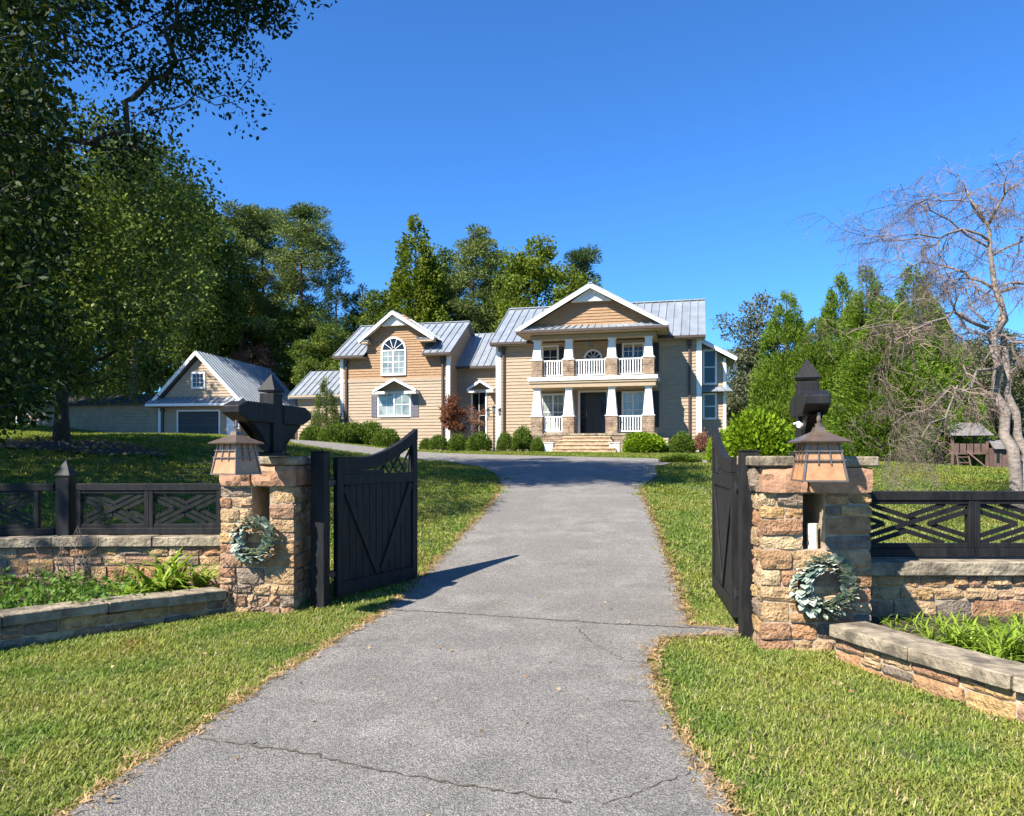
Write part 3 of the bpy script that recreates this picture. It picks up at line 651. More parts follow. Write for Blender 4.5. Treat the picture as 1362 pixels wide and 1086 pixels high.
def shutter(u0, u1, z0, z1, m, v=0.):
    s = MB(); s.b6(u0, u1, v - .05, v - .026, z0, z1)
    for a, b in ((u0, u0 + .05), (u1 - .05, u1)): s.b6(a, b, v - .068, v - .0505, z0, z1)
    z = z0 + .05
    while z < z1 - .05: s.b6(u0 + .05, u1 - .05, v - .064, v - .0505, z, z + .035); z += .08
    s.build('shutter', M[m], house)
def gable_hood(u0, u1, z0, rise, proj, v=0.):
    c = (u0 + u1) / 2; roof(house, (u0, v - proj, z0), (u0, v, z0), (c, v, z0 + rise), (c, v - proj, z0 + rise), .9, 'hood_panel'); roof(house, (u1, v - proj, z0), (u1, v, z0), (c, v, z0 + rise), (c, v - proj, z0 + rise), .9, 'hood_panel')
    h = MB(); h.bar((u0, v - proj - .02, z0 - .06), (c, v - proj - .02, z0 + rise - .06), .11, .05); h.bar((u1, v - proj - .02, z0 - .06), (c, v - proj - .02, z0 + rise - .06), .11, .052)
    h.b6(u0, u0 + (u1 - u0) * .27, v - proj, v - .001, z0 - .2, z0 - .06); h.b6(u1 - (u1 - u0) * .27, u1, v - proj, v - .001, z0 - .2, z0 - .06); h.b6(u0 + .25, u1 - .25, v - .07, v - .002, z0 - .16, z0 - .03)
    h.build('window_hood', M['white'], house)

# --- main block
WM = 10.75; EV = 6.0; RV = 3.8; RZ = 8.62
wl = MB(); wl.b6(0, WM, 0, 7.6, -.9, EV); wl.build('wall', M['siding'], house)
sd_ = MB(); lap(sd_, 0.02, 2.35, .1, EV, v=0); lap(sd_, 2.35, 8.75, .95, EV, v=0); lap(sd_, 8.75, WM, .1, EV, v=0); lap(sd_, 0, 7.6, .1, EV, 'r', v=WM); lap(sd_, 0, 7.6, .1, EV, 'l', v=0)
for f_, vv in (('r', WM), ('l', 0)): lap(sd_, 0, 7.6, EV, RZ - .1, f_, xr=lambda z: (3.8 * (z - EV) / (RZ - EV), 7.6 - 3.8 * (z - EV) / (RZ - EV)), v=vv)
sd_.build('siding', M['siding'], house, kind='stuff')
g = MB(); [g.prism([(x, 0, EV), (x, 7.6, EV), (x, 3.8, RZ - .05)], (.02, 0, 0)) for x in (0, WM - .02)]; g.build('gable_wall', M['siding'], house)
for x in (0, WM): MB().b6(x - .13, x + .13, -.05, .13, -.1, EV - .02).build('corner_board', M['white'], house)
e0, e1 = -.35, WM + .32; zE = EV - .02; ov = .5
roof(house, (e0, -ov, zE + .02), (e1, -ov, zE + .02), (e1, RV, RZ), (e0, RV, RZ), .42)
roof(house, (e0, 7.6 + ov, zE + .02), (e1, 7.6 + ov, zE + .02), (e1, RV, RZ), (e0, RV, RZ), .42)
MB().b6(e0, e1, RV - .12, RV + .12, RZ + .01, RZ + .06).build('ridge_cap', M['roof'], house)
MB().b6(e0, e1, -ov - .09, -ov + .005, zE - .12, zE).build('gutter', M['brown'], house)
so = MB(); so.b6(e0, e1, -ov, -.03, zE - .16, zE - .1); so.b6(0, WM, -.05, -.03, zE - .45, zE - .17); so.build('soffit', M['soffit'], house)
rk = MB()
for x in (e0, e1 - .06):
    rk.bar((x + .03, -ov, zE - .12), (x + .03, RV, RZ - .14), .2, .06, (1, 0, 0)); rk.bar((x + .03, 7.6 + ov, zE - .12), (x + .03, RV, RZ - .14), .2, .06, (1, 0, 0))
rk.build('rake_board', M['white'], house)
def downspout(u, v, z0, z1, par=None):
    d = MB(); d.b6(u - .055, u + .055, v - .13, v - .03, z0, z1 - .3); d.b6(u - .11, u + .11, v - .19, v - .03, z1 - .3, z1 - .02); d.build('downspout', M['brown'], par or house)
downspout(.32, 0, 0, EV - .14); downspout(hu(917), 0, 0, EV - .14)
# --- portico
PV = -2.2; PF = .94; cu_ = [2.62, 4.27, 6.47, 8.30]; U0, U1 = 2.28, 8.66
st = MB(); st.b6(U0, U1, PV - .05, -.03, -.9, PF - .1); st.build('porch_base', M['mortar'], house)
MB().b6(U0 - .06, U1 + .06, PV - .12, -.025, PF - .098, PF).build('porch_floor', M['cap'], house)
def courses(x0, x1, y, z0, z1, seed, face='f', depth=.05, hh=.1):
    r = random.Random(seed); m_ = MB(); z = z0
    while z < z1 - .02:
        h_ = min(r.uniform(.6, 1.2) * hh, z1 - z); x = x0
        while x < x1 - .02:
            w_ = min(r.uniform(.12, .38), x1 - x); p = r.uniform(.3, 1) * depth
            if face == 'f': m_.box((x + w_ / 2, y - p / 2, z + h_ / 2), (w_ - .012, p, h_ - .012))
            else: m_.box((y + (1 if face == 'r' else -1) * p / 2, x + w_ / 2, z + h_ / 2), (p, w_ - .012, h_ - .012))
            x += w_
        z += h_
    return m_
stone_far = mat('stacked porch stone', (.25, .165, .11), .9, var=.5, scale=2.6, c2=(.46, .33, .22), bump=.4)
def merge(*ms):
    o = MB()
    for q in ms: o.add(q.v, q.f)
    return o
merge(courses(U0, U1, PV - .05, -.4, PF - .1, 1, hh=.14), courses(PV, 0, U1, -.4, PF - .1, 2, 'r', hh=.14), courses(PV, 0, U0, -.4, PF - .1, 3, 'l', hh=.14)).build('stone_facing', stone_far, house, kind='stuff')
def column(u, v, zf, zp, zt, hw0, hw1, ph=.30):
    p = MB(); p.b6(u - ph + .03, u + ph - .03, v - ph + .03, v + ph - .03, zf, zp - .06); P = p.build('pedestal', M['mortar'], house)
    merge(courses(u - ph, u + ph, v - ph + .03, zf + .005, zp - .06, int(u * 100), depth=.04), courses(v - ph + .02, v + ph - .02, u + ph - .03, zf, zp - .06, int(u * 90), 'r', .04), courses(v - ph + .02, v + ph - .02, u - ph + .03, zf, zp - .06, int(u * 80), 'l', .04)).build('stone_facing', stone_far, P, kind='stuff')
    c = MB(); c.b6(u - ph - .03, u + ph + .03, v - ph - .03, v + ph + .03, zp - .058, zp); H_ = zt - zp - .14
    c.add([(u + a * hw0, v + b * hw0, zp + .001) for a, b in ((-1, -1), (1, -1), (1, 1), (-1, 1))] + [(u + a * hw1, v + b * hw1, zt - .1) for a, b in ((-1, -1), (1, -1), (1, 1), (-1, 1))], [(3, 2, 1, 0), (4, 5, 6, 7), (0, 1, 5, 4), (1, 2, 6, 5), (2, 3, 7, 6), (3, 0, 4, 7)])
    c.b6(u - hw1 - .04, u + hw1 + .04, v - hw1 - .04, v + hw1 + .04, zt - .099, zt); c.build('column', M['white'], house, bev=.012)
CVv = PV + .30
for u in cu_:
    column(u, CVv, PF, 1.86, 3.30, .27, .155); column(u, CVv, 3.83, 4.76, 5.78, .24, .16, .29)
MB().b6(U0, U1, PV, -.03, 3.30, 3.52).build('balcony_beam', M['soffit'], house)
MB().b6(U0 - .05, U1 + .05, PV - .05, -.027, 3.521, 3.64).build('balcony_fascia', M['soffit'], house)
MB().b6(U0 - .10, U1 + .10, PV - .10, -.024, 3.642, 3.825).build('balcony_edge', M['white'], house)
MB().b6(U0 + .0, U1 - .0, PV + .1, PV + .48, 5.781, 6.0).build('porch_beam', M['soffit'], house)
MB().b6(U0 + .0, U1 - .0, PV + .48, -.03, 5.92, 5.98).build('porch_ceiling', M['soffit'], house)
for u in (U0 + .001, U1 - .38): MB().b6(u, u + .379, PV + .481, -.03, 5.79, 5.919).build('porch_beam', M['soffit'], house)
def railing(u0, u1, z0, bh=.9):
    r = MB(); v = CVv; r.b6(u0, u1, v - .04, v + .04, z0 + bh - .06, z0 + bh); r.b6(u0, u1, v - .03, v + .03, z0 + .08, z0 + .14); R_ = r.build('porch_railing', M['white'], house)
    n = max(3, round((u1 - u0) / .135)); me = None
    for i in range(n):
        x = u0 + (u1 - u0) * (i + .5) / n
        if me is None: q = MB().b6(-.024, .024, -.024, .024, z0 + .141, z0 + bh - .061).build('baluster', M['white'], R_); me = q.data; q.location = (x, v, 0)
        else: inst(me, 'baluster', R_, (x, v, 0))
for i in range(3):
    railing(cu_[i] + .31, cu_[i + 1] - .31, 3.83)
    if i != 1: railing(cu_[i] + .31, cu_[i + 1] - .31, PF)
# pediment
pa = (hu(784.5, PV - .5)); gl, gr = U0 - .62, U1 + .62; gz0 = 6.28; gzt = 8.42; cu = (gl + gr) / 2
FV = PV - .5
roof(house, (gl, FV, gz0), (gl, 2.6, gz0), (cu, 3.6, gzt), (cu, FV, gzt), .6); roof(house, (gr, FV, gz0), (gr, 2.6, gz0), (cu, 3.6, gzt), (cu, FV, gzt), .6)
MB().b6(cu - .09, cu + .09, FV - .03, 3.4, gzt + .005, gzt + .06).build('ridge_cap', M['roof'], house)
pk = MB(); pk.bar((gl + .02, FV - .03, gz0 - .10), (cu, FV - .03, gzt - .12), .18, .06); pk.bar((gr - .02, FV - .03, gz0 - .10), (cu, FV - .03, gzt - .12), .18, .062); pk.build('rake_board', M['white'], house)
gv = PV + .05
g = MB(); g.prism([(gl + .35, gv, 6.2), (gr - .35, gv, 6.2), (cu, gv, gzt - .12)], (0, .1, 0)); g.build('gable_wall', M['shake'], house)
sl = (gzt - gz0) / (cu - gl)
s_ = MB(); lap(s_, 0, 0, 6.42, 8.0, v=gv, xr=lambda z: (gl + (z - gz0) / sl + .25, gr - (z - gz0) / sl - .25), step=.15); s_.build('siding', M['shake'], house, kind='stuff')
MB().prism([(cu - 1.0, gv - .28, gzt - .82), (cu + 1.0, gv - .28, gzt - .82), (cu, gv - .28, gzt - .16)], (0, .25, 0)).build('gable_peak_panel', M['white'], house)
sf = MB(); sf.add([(gl, FV, gz0 - .06), (gl, gv, gz0 - .06), (cu, gv, gzt - .06), (cu, FV, gzt - .06)], [(0, 1, 2, 3)]); sf.add([(gr, FV, gz0 - .06), (gr, gv, gz0 - .06), (cu, gv, gzt - .06), (cu, FV, gzt - .06)], [(0, 1, 2, 3)]); sf.build('gable_soffit', M['white'], house)
roof(house, (gl, FV - .02, 6.20), (gr, FV - .02, 6.20), (gr - .45, gv - .03, 6.44), (gl + .45, gv - .03, 6.44), .36, 'skirt_roof_panel')
en = MB(); en.b6(gl + .04, gr - .04, FV + .02, .0 - .6, 6.03, 6.165); en.build('entablature', M['soffit'], house)
MB().b6(gl, gr, FV - .08, FV + .018, 6.05, 6.17).build('gutter', M['brown'], house)
for x in (gl, gr - .06): MB().b6(x, x + .06, FV + .02, .0 - .52, 6.03, 6.19).build('gutter', M['brown'], house)
# openings behind the porch
d = MB(); d.b6(hu(769), hu(769) + .12, -.09, -.026, PF, 3.2); d.b6(hu(807), hu(807) + .12, -.09, -.026, PF, 3.2); d.b6(hu(769) + .001, hu(807) + .119, -.092, -.026, 3.2, 3.32); DF = d.build('front_door', M['white'], house)
uu0, uu1 = hu(769) + .12, hu(807); wd = (uu1 - uu0)
MB().b6(uu0 + .3, uu1 - .3, -.075, -.027, PF, 3.199).build('door_leaf', M['doorwood'], DF)
for a, b in ((uu0 + .001, uu0 + .299), (uu1 - .299, uu1 - .001)):
    MB().b6(a, b, -.06, -.027, PF, 3.199).build('sidelight', M['glassdark'], DF)
dm = MB()
for i in (0, 1):
    for (z0_, z1_) in ((1.1, 1.7), (1.85, 3.0)): x = uu0 + .38 + i * (wd - .76) / 2; dm.b6(x + .03, x + (wd - .76) / 2 - .03, -.088, -.0755, z0_, z1_)
dm.build('door_moulding', M['doorwood'], DF); MB().tube([(uu0 + .36, -.12, 1.9), (uu0 + .36, -.12, 2.25)], .018, 6).build('door_handle', M['copper'], DF)
window(house, hu(722.5), hu(749), 1.25, 3.08, rows_=2, cols=2); window(house, hu(829.5), hu(855), 1.35, 3.12, rows_=2, cols=2)
window(house, hu(723), hu(741), 4.05, 5.7, mull=0, sash=1, rows_=3, cols=2, glass='glassdark', name='balcony_door'); window(house, hu(779), hu(799), 4.3, 5.0, mull=0, sash=1, rows_=2, cols=3, arch=True, glass='glassdark'); window(house, hu(830), hu(855), 4.3, 5.68, glass='glassdark', rows_=2)
for a, b, z0_, z1_ in ((818.5, 827, 1.3, 3.2), (866.5, 876.5, 1.3, 3.2), (818.5, 827.5, 4.2, 5.75), (866.5, 876.5, 4.2, 5.75), (751.5, 759, 1.3, 3.1), (743.5, 750, 4.2, 5.7)): shutter(hu(a), hu(b), z0_, z1_, 'shutdark')
li = MB(); li.tube([((uu0 + uu1) / 2, -1.1, 5.92), ((uu0 + uu1) / 2, -1.1, 5.75)], .02, 6); li.b6((uu0 + uu1) / 2 - .1, (uu0 + uu1) / 2 + .1, -1.2, -1.0, 5.5, 5.75); li.build('porch_light', M['lampglass'], house)
# steps
sx0, sx1 = hu(747, -3), hu(811, -3)
for i in range(5):
    q = MB(); z1_ = PF - .19 * (i + 1) + .03; v0 = PV - .12 - .34 * i; q.b6(sx0 - .12 * i, sx1 + .12 * i, v0 - .36, v0 - .002, -.9, z1_ - .06); s2 = q.build('step', stone_far, house)
    x = sx0 - .12 * i
    while x < sx1 + .12 * i - .1:
        wq = min(random.uniform(.5, 1.0), sx1 + .12 * i - x); MB().b6(x + .006, x + wq - .006, v0 - .40, v0 - .001, z1_ - .058, z1_).build('tread_stone', M['steps'], s2); x += wq
for u in (hu(730, -3.2), hu(818, -3.2)):
    k = MB(); k.b6(u - .24, u + .24, -3.4, -2.9, -.5, .42); k.b6(u - .28, u + .28, -3.44, -2.86, .421, .47); k.build('step_pedestal', M['white'], house, bev=.01)
# --- right bay
by0 = 1.3; bu1 = hu(965, by0) ; bz = EV - .6
b = MB(); b.b6(WM + .03, bu1, by0, 5.2, -.9, 5.0); b.build('bay_wall', M['siding'], house)
s_ = MB(); lap(s_, WM + .03, bu1, .1, 5.0, v=by0); lap(s_, by0, 5.2, .1, 5.0, 'r', v=bu1); lap(s_, WM + .03, 0, 5.0, 5.9, v=by0, xr=lambda z: (WM + .03, bu1 - (bu1 - WM) * (z - 5.0) / .95)); s_.build('siding', M['siding'], house, kind='stuff')
MB().prism([(WM + .03, by0, 5.0), (bu1, by0, 5.0), (WM + .03, by0, 5.9)], (0, .1, 0)).build('bay_gable', M['siding'], house)
MB().b6(bu1 - .12, bu1 + .03, by0 - .05, by0 + .1, -.1, 5.0).build('corner_board', M['white'], house)
roof(house, (bu1 + .55, by0 - .45, 4.95), (bu1 + .55, 5.6, 4.95), (WM + .03, 5.6, 6.0), (WM + .03, by0 - .45, 6.0), .42)
MB().bar((bu1 + .55, by0 - .48, 4.85), (WM + .05, by0 - .48, 5.90), .16, .05).build('rake_board', M['white'], house)
ax0, ax1 = hu(937, by0), hu(951, by0)
window(house, ax0, ax1, hz(510, ax0, by0), hz(468, ax0, by0), v=by0 - .02, mull=0, rows_=1, cols=1, glass='glassdark'); window(house, ax0, ax1, hz(556, ax0, by0), hz(526, ax0, by0), v=by0 - .02, mull=0, rows_=1, cols=1, glass='glassdark')
zr = hz(522, ax0, by0)
roof(house, (WM + .1, by0 - .6, zr), (bu1 + .35, by0 - .6, zr), (bu1 + .1, by0 - .03, zr + .3), (WM + .1, by0 - .03, zr + .3), .36, 'skirt_roof_panel')
# --- wing on the left with dormer
W0, W1 = hu(455), hu(596.5); WE = 5.58; WRV = 3.3; WRZ = 7.9; WD = 6.6
MB().b6(W0, W1, 0, WD, -.6, WE).build('wall', M['siding'], house)
zb_ = hz(506, W0 + 3)
s_ = MB(); lap(s_, W0, W1, .1, zb_ - .1); lap(s_, 0, WD, .1, WE, 'r', v=W1); lap(s_, 0, WD, .1, WE, 'l', v=W0)
for f_, vv in (('r', W1), ('l', W0)): lap(s_, 0, WD, WE, WRZ - .1, f_, xr=lambda z: (WRV * (z - WE) / (WRZ - WE), WD - WRV * (z - WE) / (WRZ - WE)), v=vv)
s_.build('siding', M['siding'], house, kind='stuff')
s_ = MB(); lap(s_, W0, W1, zb_ + .1, WE, step=.15); 
D0, D1 = hu(488.5), hu(565); dc = (D0 + D1) / 2; dg0, dg1 = hu(477, -.5), hu(577, -.5); DE = 6.42; dap = 8.0; dsl = (dap - DE) / (dc - dg0)
lap(s_, D0, D1, WE, DE, v=-.0, step=.15); lap(s_, 0, 0, DE, dap - .15, v=0, xr=lambda z: (max(D0, dg0 + (z - DE) / dsl + .1), min(D1, dg1 - (z - DE) / dsl - .1)), step=.15)
s_.build('shingle_siding', M['shake'], house, kind='stuff')
MB().b6(W0 - .02, W1 + .02, -.05, -.003, zb_ - .1, zb_ + .1).build('belt_board', M['siding'], house)
g = MB(); [g.prism([(x, 0, WE), (x, WD, WE), (x, WRV, WRZ - .05)], (.02, 0, 0)) for x in (W0, W1 - .02)]; g.b6(D0, D1, .001, 1.6, WE, DE); g.prism([(D0, .001, DE), (D1, .001, DE), (dc, .001, dap - .12)], (0, .1, 0)); g.build('gable_wall', M['shake'], house)
for x in (W0, W1): MB().b6(x - .1, x + .1, -.052, .1, -.1, WE - .05).build('corner_board', M['white'], house)
we0, we1 = W0 - .35, W1 + .25; sw = (WRZ - WE) / (WRV + .45)
roof(house, (we0, -.45, WE), (D0 - .02, -.45, WE), (D0 - .02, WRV, WRZ), (we0, WRV, WRZ), .42); roof(house, (D1 + .02, -.45, WE), (we1, -.45, WE), (we1, WRV, WRZ), (D1 + .02, WRV, WRZ), .42)
roof(house, (D0 - .02, .7, WE + 1.15 * sw), (D1 + .02, .7, WE + 1.15 * sw), (D1 + .02, WRV, WRZ), (D0 - .02, WRV, WRZ), .42)
roof(house, (we0, WD + .45, WE), (we1, WD + .45, WE), (we1, WRV, WRZ), (we0, WRV, WRZ), .42)
MB().b6(we0, we1, WRV - .1, WRV + .1, WRZ + .01, WRZ + .05).build('ridge_cap', M['roof'], house)
for a, b in ((we0, D0 - .03), (D1 + .03, we1)): MB().b6(a, b, -.54, -.452, WE - .15, WE - .02).build('gutter', M['brown'], house); MB().b6(a, b, -.45, -.03, WE - .17, WE - .12).build('soffit', M['soffit'], house)
roof(house, (dg0, -.5, DE), (dg0, 2.2, DE), (dc, 2.9, dap), (dc, -.5, dap), .6); roof(house, (dg1, -.5, DE), (dg1, 2.2, DE), (dc, 2.9, dap), (dc, -.5, dap), .6)
k = MB(); k.bar((dg0, -.53, DE - .1), (dc, -.53, dap - .1), .15, .05); k.bar((dg1, -.53, DE - .1), (dc, -.53, dap - .1), .15, .052); k.build('rake_board', M['white'], house)
k = MB(); k.b6(dg0 + .05, D0 + .25, -.5, -.01, DE - .2, DE - .04); k.b6(D1 - .25, dg1 - .05, -.5, -.01, DE - .2, DE - .04); k.build('cornice_return', M['soffit'], house)
for a, b in ((dg0, D0 + .3), (D1 - .3, dg1)): roof(house, (a, -.54, DE - .04), (b, -.54, DE - .04), (b, -.02, DE + .12), (a, -.02, DE + .12), .35, 'skirt_roof_panel')
MB().prism([(dc - .75, -.28, dap - .78), (dc + .75, -.28, dap - .78), (dc, -.28, dap - .13)], (0, .25, 0)).build('gable_peak_panel', M['white'], house)
sf = MB(); sf.add([(dg0, -.5, DE - .06), (dg0, 0, DE - .06), (dc, 0, dap - .06), (dc, -.5, dap - .06)], [(0, 1, 2, 3)]); sf.add([(dg1, -.5, DE - .06), (dg1, 0, DE - .06), (dc, 0, dap - .06), (dc, -.5, dap - .06)], [(0, 1, 2, 3)]); sf.build('gable_soffit', M['white'], house)
a0, a1 = hu(509.5), hu(538.5); zsp = hz(467, a0)
window(house, a0, a1, hz(498, a0), zsp, v=-.02, mull=1, rows_=2, cols=2, arch=True)
a0, a1 = hu(505), hu(545); window(house, a0, a1, hz(553, a0), hz(525, a0), v=-.0, mull=1, rows_=1, cols=2)
shutter(hu(494.5), hu(501.5), hz(555, a0), hz(526, a0), 'shutgrey'); shutter(hu(548.5), hu(556.5), hz(555, a1), hz(526, a1), 'shutgrey')
gable_hood(hu(496, -.6), hu(553, -.6), hz(521, a0), .66, .6)
downspout(W0 + .3, 0, 0, WE - .16); downspout(W1 - .32, 0, 0, WE - .16)
# --- connecting section
c0 = 1.7; K1 = 0.; KE = hz(489, -1.4, c0)
MB().b6(W1, K1, c0, 6, -.6, KE).build('wall', M['siding'], house)
s_ = MB(); lap(s_, W1, K1, .1, KE, v=c0); s_.build('siding', M['siding'], house, kind='stuff')
kr = hz(443, -1.4, 4.6)
roof(house, (W1 + .01, c0 - .4, KE + .05), (K1 - .01, c0 - .4, KE + .05), (K1 - .01, 4.6, kr), (W1 + .01, 4.6, kr), .42)
MB().b6(W1, K1, c0 - .48, c0 - .402, KE - .1, KE + .03).build('gutter', M['brown'], house); MB().b6(W1, K1, c0 - .4, c0 - .03, KE - .12, KE - .07).build('soffit', M['soffit'], house)
a0, a1 = hu(629, c0), hu(646, c0); window(house, a0, a1, .75, hz(521, a0, c0), v=c0, mull=0, sash=1, rows_=2, cols=2, glass='glassdark', name='side_door')
gable_hood(hu(621, c0 - .6), hu(656, c0 - .6), hz(519, a0, c0), .5, .6, c0)
# --- low section at far left
c1 = 2.2; X0, X1 = hu(394, c1), W0 - .01; LE = 3.5; lr = 5.35
MB().b6(X0, X1, c1, 7, -.6, LE).build('wall', M['siding'], house)
s_ = MB(); lap(s_, X0, X1, .1, LE, v=c1); lap(s_, c1, 7, .1, LE, 'l', v=X0); s_.build('siding', M['siding'], house, kind='stuff')
roof(house, (X0 - .3, c1 - .4, LE + .05), (X1, c1 - .4, LE + .05), (X1, c1 + 2.4, lr), (X0 - .3, c1 + 2.4, lr), .42)
MB().b6(X0 - .3, X1, c1 - .48, c1 - .402, LE - .08, LE + .03).build('gutter', M['soffit'], house); MB().b6(X0 - .3, X1, c1 - .4, c1 - .03, LE - .15, LE - .1).build('soffit', M['white'], house)
MB().b6(X0 - .06, X0 + .1, c1 - .05, c1 + .1, -.2, LE - .1).build('corner_board', M['brown'], house)

# ------------------------------------------------------------------ garage and long outbuilding
gar = thing('garage', 'detached tan garage with steep grey metal roof and dark roller door', 'garage', (-20, 48, 2.4), R(-9)); gh, GL = 2.75, 9.2
gw = 2.72; ge = 3.12; slg = (5.95 - gh) / ge
MB().b6(-gw, gw, 0, GL, -.8, gh).build('wall', M['siding'], gar)
g = MB(); [g.prism([(-gw, v, gh), (gw, v, gh), (0, v, gh + gw * slg)], (0, .03, 0)) for v in (.0, GL - .03)]; g.build('gable_wall', M['siding'], gar)
s_ = MB(); lap(s_, -gw, gw, 0, gh); lap(s_, 0, GL, 0, gh, 'r', v=gw); lap(s_, 0, GL, 0, gh, 'l', v=-gw); lap(s_, 0, 0, gh, gh + gw * slg - .05, v=0, xr=lambda z: (-gw + (z - gh) / slg, gw - (z - gh) / slg), step=.18); s_.build('siding', M['siding'], gar, kind='stuff')
for s in (-1, 1):
    roof(gar, (s * ge, -.35, gh), (s * ge, GL + .35, gh), (0, GL + .35, 5.97), (0, -.35, 5.97), .42)
k = MB(); k.bar((-ge, -.38, gh - .1), (0, -.38, 5.86), .2, .05); k.bar((ge, -.38, gh - .1), (0, -.38, 5.86), .2, .052); k.build('rake_board', M['white'], gar)
roof(gar, (-ge, -.9, 2.62), (ge, -.9, 2.62), (ge, -.03, 3.05), (-ge, -.03, 3.05), .42, 'skirt_roof_panel'); MB().b6(-ge, ge, -.94, -.86, 2.45, 2.6).build('gutter', M['white'], gar); MB().b6(-ge, ge, -.85, -.03, 2.42, 2.47).build('soffit', M['soffit'], gar)
window(gar, -.36, .36, 3.72, 4.55, v=-.02, mull=0, sash=1, rows_=3, cols=3, glass='glassdark', fr=.13)
dr = MB(); dr.b6(-1.50, -1.4, -.06, -.026, 0, 2.25); dr.b6(1.4, 1.50, -.06, -.026, 0, 2.25); dr.b6(-1.399, 1.399, -.06, -.026, 2.15, 2.25); GD = dr.build('garage_door', M['white'], gar)
for i in range(5): MB().b6(-1.398, 1.398, -.045 + (i % 2) * .0, -.027, i * .43 + .006, (i + 1) * .43 - .006).build('door_panel', M['garage_door'], GD)
for x in (-gw, gw): MB().b6(x - .08, x + .08, -.05, .08, -.2, gh - .35).build('corner_board', M['white'], gar)
downspout(-gw + .25, 0, 0, 2.45, gar)
MB().b6(1.95, 2.45, -.05, -.027, 0, 2.05).build('side_door', M['white'], gar)
ob = thing('outbuilding', 'long low tan outbuilding in tree shade left of the garage', 'building', (-22.75, 48.45, 2.3), R(180 - 14.5)); OL = 11.4   # local x runs left, +y towards the road
def flip(v): return v
o_ = MB(); o_.b6(0, OL, -4, 0, -1.2, 2.75); o_.build('wall', M['shadesiding'], ob)
s_ = MB(); z = 0
while z < 2.7: s_.add([(0, .05, z), (OL, .05, z), (OL, .004, z + .22), (0, .004, z + .22), (0, 0, z), (OL, 0, z)], [(0, 1, 2, 3), (4, 5, 1, 0)]); z += .22
s_.build('siding', M['shadesiding'], ob, kind='stuff')
roof(ob, (-.2, .4, 2.78), (OL + .3, .4, 2.78), (OL + .3, -2, 3.6), (-.2, -2, 3.6), .45, 'roof_panel', M['oldroof']); roof(ob, (-.2, -4.4, 2.78), (OL + .3, -4.4, 2.78), (OL + .3, -2, 3.6), (-.2, -2, 3.6), .45, 'roof_panel', M['oldroof'])
g = MB(); [g.prism([(x, 0, 2.75), (x, -4, 2.75), (x, -2, 3.5)], (.03, 0, 0)) for x in (0, OL - .03)]; g.build('gable_wall', M['siding'], ob)
MB().b6(OL - .08, OL + .04, -.06, .04, -.8, 2.7).build('corner_board', M['white'], ob)

# ------------------------------------------------------------------ lamp post by the drive
lx, ly = PW(657, 36.3), 36.3
lpz = H(lx, ly); t = thing('lamp_post', 'slender black lamp post on the lawn strip left of the porch', 'lamp post', (lx, ly, lpz - .02))
MB().tube([(0, 0, 0), (0, 0, .25), (0, 0, .3), (0, 0, 1.95)], [.09, .07, .045, .035], 8).build('post', M['iron'], t)
MB().tube([(-.28, 0, 1.82), (-.14, 0, 1.72), (0, 0, 1.78), (.14, 0, 1.72), (.28, 0, 1.82)], .02, 5).build('cross_arm', M['iron'], t)
for x, z in ((-.28, 1.83), (.28, 1.83), (0, 1.96)):
    l_ = MB(); l_.box((x, 0, z + .13), (.13, .13, .2), taper=1.25); q = l_.build('lamp_head', M['lampglass'], t); c = MB(); c.pyr((x, 0, z + .235), .11, .11, .12); c.b6(x - .06, x + .06, -.06, .06, z - .01, z + .029); c.build('lamp_cap', M['iron'], q)

# ------------------------------------------------------------------ play set
px0, py0 = PW(1285, 41.5), 41.5; pz = H(px0, py0)
ps = thing('play_set', 'weathered wooden play tower with gabled roof, ramp and swing frame', 'playhouse', (px0, py0, pz), R(-8)); ps.scale = (1.0, 1.0, .97)
lg = MB()
for x in (-1.0, .75):
    for y in (-.7, .7): MB().b6(x - .06, x + .06, y - .06, y + .06, -.1, 2.35).build('post', M['wood'], ps)
MB().b6(-1.05, .8, -.76, .76, 1.2, 1.28).build('deck', M['wood'], ps)
roof(ps, (-1.2, -1.0, 2.25), (1.0, -1.0, 2.25), (1.0 - .35, 0, 3.0), (-1.2 + .1, 0, 3.0), 2.5, 'roof_panel', M['shingle']); roof(ps, (-1.2, 1.0, 2.25), (1.0, 1.0, 2.25), (.65, 0, 3.0), (-1.1, 0, 3.0), 2.5, 'roof_panel', M['shingle'])
for i in range(5): MB().b6(-.98 + i * .36, -.68 + i * .36, -.75, -.72, 1.28, 1.8).build('board', M['wood'], ps)
MB().bar((-.2, -.8, 1.25), (.55, -2.2, 0), .7, .06, (.3, .3, 1)).build('ramp', M['wood'], ps)
for x in (-.25, -.85):
    MB().bar((x, -.8, 1.3), (x - .1, -1.6, -.05), .08, .05, (1, 0, 0)).build('ladder_rail', M['wood'], ps)
for k in range(4): MB().bar((-.85 - .02 * k, -.95 - .2 * k, 1.05 - .31 * k), (-.25 - .02 * k, -.95 - .2 * k, 1.05 - .31 * k), .06, .05).build('ladder_rung', M['wood'], ps)
MB().b6(-2.9, -1.06, -.05, .05, 1.95, 2.07).build('swing_beam', M['wood'], ps)
for y in (-.75, .75): MB().bar((-2.3, 0, 2.0), (-2.45 + y * .3, y, -.05), .08, .08, (1, 0, 0)).build('swing_leg', M['wood'], ps)
for y in (.0,): MB().b6(-2.55, -2.2, -.62, .62, .5, .56).build('cross_brace', M['wood'], ps)
cab = MB(); cab.b6(.85, 2.35, -1.3, .0, .2, 1.55); cab.build('cabin_wall', M['wood'], ps)
for x in (.88, 1.15, 1.45, 2.0, 2.3): MB().b6(x - .05, x + .05, -1.35, -1.301, .2, 1.55).build('cabin_post', M['wood'], ps)
